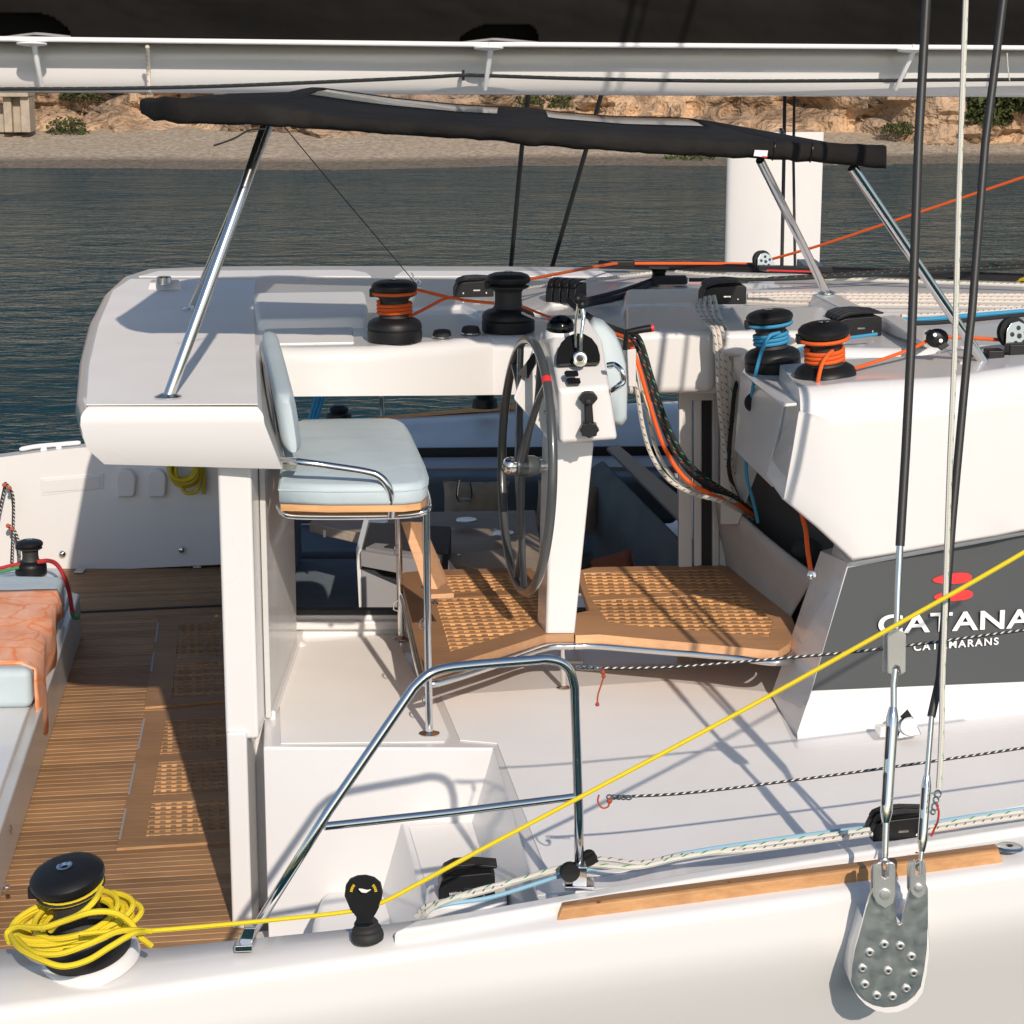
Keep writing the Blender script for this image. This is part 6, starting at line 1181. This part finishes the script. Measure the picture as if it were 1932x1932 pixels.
t = thing('roof_shackle', Q(789, 536, Z=RZ), 'tiny steel shackle on the roof above the left winch', 'shackle'); m = MB(); c = Q(789, 535, Z=RZ + .025); tube(m, [c + V((.012 * math.cos(a), 0, .018 * math.sin(a))) for a in [2 * math.pi * i / 12 for i in range(12)]], .004, 6, closed=True); tube(m, [c + V((-.01, 0, 0)), c + V((-.03, 0, .05))], .004, 6); build('bow', m, STEEL, t)
# ---------------- far side: daggerboard, port shrouds
db = thing('daggerboard', Q(1460, 505, Y=13.6), 'white daggerboard raised out of the far hull', 'daggerboard')
x0, x1 = Q(1370, 400, Y=13.6).x, Q(1550, 400, Y=13.6).x; zt0 = Q(1460, 249, Y=13.6).z; W_ = x1 - x0; pts = []
for k in range(40):
    t = k / 39; x = x0 + W_ * t; th = .11 * math.sqrt(max(0, t)) * (1 - t) ** .8 * 1.9 if True else 0; pts.append((x, th))
ol = [V((x, 13.62 - th * .55, 1.8)) for x, th in pts] + [V((x, 13.62 + th * .55 + .001, 1.8)) for x, th in reversed(pts)]
m = MB(); prism(m, ol, (0, 0, zt0 - 1.8)); build('board', m, GEL, db, ang=60)
for (pts, r, lab) in (([(1000, 150, 12.4), (985, 275, 12.6), (965, 492, 13.0)], .014, 'left black shroud of the far hull seen against the water'), ([(1145, 140, 12.4), (1105, 285, 12.6), (1045, 492, 13.0)], .014, 'right black shroud of the far hull leaning across the water')):
    m = MB(); P0 = [Q(*p[:2], Y=p[2]) for p in pts]; tube(m, [P0[0] + (P0[0] - P0[1]) * 2] + P0 + [P0[-1] + (P0[-1] - P0[-2]) * .7], r, 8); tag(build('far_shroud', m, SHROUD), lab, 'shroud')
for (u0, u1, r, lab) in ((1479, 1475, .009, 'left thin grey stay in front of the white daggerboard'), (1497, 1500, .007, 'right thin grey stay in front of the white daggerboard')):
    m = MB(); tube(m, [Q(u0 + 2, 150, Y=10.6), Q(u0, 300, Y=10.5), Q(u1, 505, Y=10.45)], r, 8); tag(build('thin_stay', m, SHROUD), lab, 'stay')
m = MB(); b_ = Q(966, 500, Y=12.6); box(m, (2.5, 13.6, .9), (9.5, 1.6, 1.8)); part('far_hull', m, GEL, bev=.1)
rope('yellow_line', [(1880, 540, 10.2), (1932, 526, 10.0), (2100, 480, 9.5)], .008, RY, 'short piece of yellow line at the right edge above the coachroof')
rope('pale_orange_line', [(1700, 523, 10.6), (1780, 530, 10.6), (1835, 535, 10.6)], .012, RWR, 'pale orange cord lying on the far side of the coachroof')
# ---------------- saloon seen through the opening
sf = thing('saloon_sofa', V((.2, 10.8, FZ)), 'dark blue grey sofa around the saloon table', 'sofa')
def sofa(name, u0, u1, Y0, Y1, z0, z1, bev=.04, rz=0):
    xa = Q(u0, 900, Y=Y0).x; xb = Q(u1, 900, Y=Y0).x; m = MB(); box(m, ((xa + xb) / 2, (Y0 + Y1) / 2, (z0 + z1) / 2), (xb - xa, Y1 - Y0, z1 - z0), frame(rz)); build(name, m, SOFA, sf, bev=bev, seg=3)
sofa('seat_cushion', 500, 1280, 10.35, 11.0, 2.05, 2.22); sofa('back_cushion', 500, 1280, 10.95, 11.15, 2.22, 2.48)
sofa('seat_cushion', 460, 668, 9.05, 10.34, 2.04, 2.2); sofa('back_cushion', 455, 520, 9.2, 10.3, 2.2, 2.6)
sofa('seat_base', 460, 668, 9.1, 10.3, 1.8, 2.04, .01)
q = [Q(1085, 1068, Z=2.3), Q(1290, 1068, Z=2.3)]
m = MB(); hexa(m, QS([(1112, 880, 10.6), (1140, 862, 10.7), (1285, 1010, 9.2), (1285, 1120, 9.1)]), QS([(1100, 1060, 10.5), (1130, 1075, 10.5), (1240, 1160, 9.2), (1285, 1200, 9.1)])); build('back_cushion', m, SOFA, sf, bev=.03)
m = MB(); box(m, (.95, 9.75, 2.05), (.9, 1.3, .25)); build('seat_cushion', m, SOFA, sf, bev=.04)
m = MB(); hexa(m, QS([(1145, 845, 10.7), (1165, 838, 10.7), (1285, 938, 9.3), (1285, 985, 9.3)]), QS([(1145, 850, 10.8), (1165, 843, 10.8), (1285, 943, 9.4), (1285, 990, 9.4)])); build('rear_shelf', m, GRYLAM, sf)
fp = thing('far_saloon_side', Q(860, 870, Y=11.4), 'far side of the saloon with pale ledge, dark slot and teak capped coaming', 'coaming')
def band(name, pts, Y, th, mt, bev=0):
    m = MB(); prism(m, QS(pts, Y=Y), (0, th, 0)); build(name, m, mt, fp, bev=bev)
band('ledge', [(520, 886), (1290, 880), (1290, 892), (520, 900)], 11.16, .3, GRYLAM)
band('dark_slot', [(500, 848), (1290, 842), (1290, 884), (500, 890)], 11.5, .02, DARK)
m = MB(); rr = []
for k in range(12):
    u = 470 + 820 * k / 11; vt = 812 - 42 * (u - 700) / 270 * .45 if u > 700 else 812; vt = 806 - .055 * (u - 700); vb = 850 - .006 * (u - 700); T = Q(u, vt, Y=11.95); B = Q(u, vb, Y=11.6)
    rr.append([T + V((0, .3, 0)), T + V((0, .02, .0)), T + V((0, -.05, -.03)), T.lerp(B, .5) + V((0, -.09, 0)), B + V((0, -.05, 0)), B + V((0, 0, -.04)), B + V((0, .5, -.04))])
loft(m, rr); build('coaming_side', m, GELG, fp, ang=50)  # white coaming coloured grey: the roof's shade is put into its colour
m = MB(); hexa(m, QS([(700, 793), (975, 771), (1290, 745), (1290, 733)], Y=12.2)[0:2] + QS([(975, 762), (700, 787)], Y=12.2), QS([(700, 793), (975, 771)], Y=12.26) + QS([(975, 762), (700, 787)], Y=12.26)); build('teak_cap', m, TEAKR, fp)
m = MB(); tube(m, QS([(719, 748, 12.2), (721, 785, 12.2)]), .014, 8); build('stanchion', m, STEEL, fp)
for (u, v, w0, lab) in ((640, 780, 42, 'dark winch silhouette beyond the bench seat'), (915, 752, 46, 'dark block silhouette under the roof edge beyond the wheel')):
    m = MB(); c = Q(u, v, Y=12.0); lathe(m, [(0, -.05), (.075, -.05), (.07, .0), (.05, .01), (.055, .03), (.03, .05), (0, .05)], c, (0, 0, 1), 20); tag(build('far_winch', m, BLK), lab, 'winch')
for i, u in enumerate((592, 598, 605)):
    rope('far_sheet', [(u + 8, 738, 12.1), (u, 765, 12.1), (u - 8, 792, 12.1)], .012, RB, ('left', 'middle', 'right')[i] + ' strand of the faded blue line far beyond the bench backrest', 'blue strands')
pw_ = thing('scatter_pillow', Q(905, 975, Y=10.7), 'beige linen pillow on the sofa, left of the steering wheel', 'pillow')
def pillow(root, u0, u1, v0, v1, Y, mt, th=.07, rot=0):
    m = MB(); n = 14; a = Q(u0, v0, Y=Y); b = Q(u1, v1, Y=Y - .12); cx, cz = (a.x + b.x) / 2, (a.z + b.z) / 2; hx, hz = abs(b.x - a.x) / 2, abs(a.z - b.z) / 2
    for s_ in (-1, 1):
        vs = []
        for i in range(n + 1):
            for j in range(n + 1):
                x, z = -1 + 2 * i / n, -1 + 2 * j / n; e = (1 - abs(x) ** 3) * (1 - abs(z) ** 3); pinch = 1 - .10 * (1 - x * x) if abs(z) == 1 else 1
                px_, pz_ = x * hx * (1 - .07 * (1 - z * z) * 0 - .06 * (1 - abs(z) ** 2) * abs(x)), z * hz * (1 - .08 * (1 - x * x) * abs(z))
                c_, q_ = math.cos(rot), math.sin(rot); vs.append(V((cx + px_ * c_ - pz_ * q_, Y - .06 + (1 - z) * -.05 + s_ * th * e ** .6 + .004 * nz(x * 3, z * 3, s_), cz + px_ * q_ + pz_ * c_)))
        m.add(vs, [(i * (n + 1) + j, i * (n + 1) + j + 1, (i + 1) * (n + 1) + j + 1, (i + 1) * (n + 1) + j) for i in range(n) for j in range(n)])
    build('cover', m, mt, root, ang=180)
pillow(pw_, 836, 962, 902, 985, 10.55, BEIGE)
pw_ = thing('scatter_pillow', Q(1080, 985, Y=10.6), 'beige linen pillow mostly hidden behind the white pedestal', 'pillow'); pillow(pw_, 1010, 1128, 905, 1000, 10.5, BEIGE, rot=-.1)
pw_ = thing('knitted_pillow', Q(1160, 1075, Y=9.6), 'rust coloured knitted pillow behind the right foot grating', 'pillow'); pillow(pw_, 1118, 1200, 1038, 1110, 9.5, KNIT, rot=.3)
tb = thing('saloon_table', Q(850, 1075, Z=FZ), 'grey oak saloon table with folding leaf', 'table')
m = MB(); prism(m, QS([(640, 968), (1010, 962), (1025, 1072), (905, 1078), (845, 1056), (800, 1030)], Z=2.50), (0, 0, -.035)); build('table_top', m, TABLE, tb, bev=.006)
m = MB(); prism(m, QS([(583, 985), (600, 972), (800, 985), (745, 1003), (725, 1018)], Z=2.535), (0, 0, -.05)); build('leaf', m, TABLE, tb, bev=.006)
m = MB(); prism(m, QS([(842, 1058), (850, 1046), (1000, 1030), (1015, 1070), (1010, 1095)], Z=2.53), (0, 0, -.05)); build('leaf', m, TABLE, tb, bev=.006)
for (u, v) in ((613, 1001), (683, 1014), (866, 1046)):
    m = MB(); box(m, Q(u, v, Z=2.535) + V((0, -.02, -.01)), (.012, .012, .03)); build('latch', m, STEEL, tb)
for (u, v) in ((713, 985), (880, 981), (950, 1006)):
    m = MB(); lathe(m, [(0, 0), (.05, 0), (.048, .004), (0, .005)], Q(u, v, Z=2.537), (0, 0, 1), 20); build('inlay', m, STEEL, tb)
m = MB(); box(m, (Q(880, 1070, Z=2.3).x, 9.6, 2.13), (.16, .16, .66)); build('leg', m, GRYLAM, tb)
kb = thing('drawer_cabinet', Q(760, 1155, Z=1.9), 'grey cabinet with drawer pulled slightly open below the bench', 'cabinet')
f = lambda u, v, Y=8.7: Q(u, v, Y=Y)
m = MB(); hexa(m, [f(672, 1036), f(678, 1155), f(682, 1155), f(682, 1036)], [p + V((.0, .55, .02)) for p in (f(672, 1036), f(678, 1155), f(682, 1155), f(682, 1036))]); build('side_panel', m, GEL, kb)
m = MB(); prism(m, [f(681, 1074), f(683, 1158), f(840, 1158), f(840, 1098), f(745, 1092), f(720, 1086), f(706, 1076)], (0, .03, 0)); build('door', m, GRYLAM, kb)
m = MB(); prism(m, [f(681, 1040, 8.66), f(682, 1068, 8.66), f(800, 1090, 8.5), f(800, 1058, 8.5)], (0, .03, 0)); build('drawer_front', m, GRYLAM, kb)
m = MB(); prism(m, [f(690, 1033, 8.72), f(735, 1012, 9.1), f(850, 1022, 9.2), f(830, 1056, 8.6), f(800, 1052, 8.55)], (0, 0, -.03)); build('drawer_rim', m, GRYLAM, kb)
m = MB(); prism(m, [p + V((0, 0, .001)) for p in [f(725, 1031, 8.75), f(750, 1020, 9.0), f(830, 1028, 9.0), f(815, 1046, 8.65)]], (0, 0, -.02)); build('drawer_inside', m, DARK, kb)
m = MB(); prism(m, [f(683, 1036, 8.75), f(683, 1160, 8.75), f(845, 1160, 8.75), f(845, 1045, 8.75)], (0, .5, 0)); build('carcass', m, DARK, kb)
m = MB(); prism(m, [f(842, 1052, 8.8), f(838, 1095, 8.8), f(875, 1095, 8.8)], (0, .02, 0)); tag(build('white_cover', m, GEL), 'white corner of a locker lid catching the sun under the table', 'locker lid')
gl_ = thing('glass_tumbler', Q(876, 945, Y=10.1), 'empty stemless glass on the saloon table in front of the pillow', 'glass')
m = MB(); lathe(m, [(0, 0), (.03, 0), (.04, .02), (.042, .045), (.036, .085), (.030, .115), (.028, .115), (.034, .085), (.039, .045), (.036, .022), (0, .01)], Q(876, 947, Y=10.3), (0, 0, 1), 24); build('bowl', m, GLASS, gl_)
m = MB(); box(m, (.3, 10.2, 1.775), (5.2, 4.0, .04)); part('saloon_floor', m, GRYLAM)
m = MB(); box(m, (1.62, 9.9, 2.7), (.1, 3.6, 1.7)); part('saloon_bulkhead', m, GRYLAM)
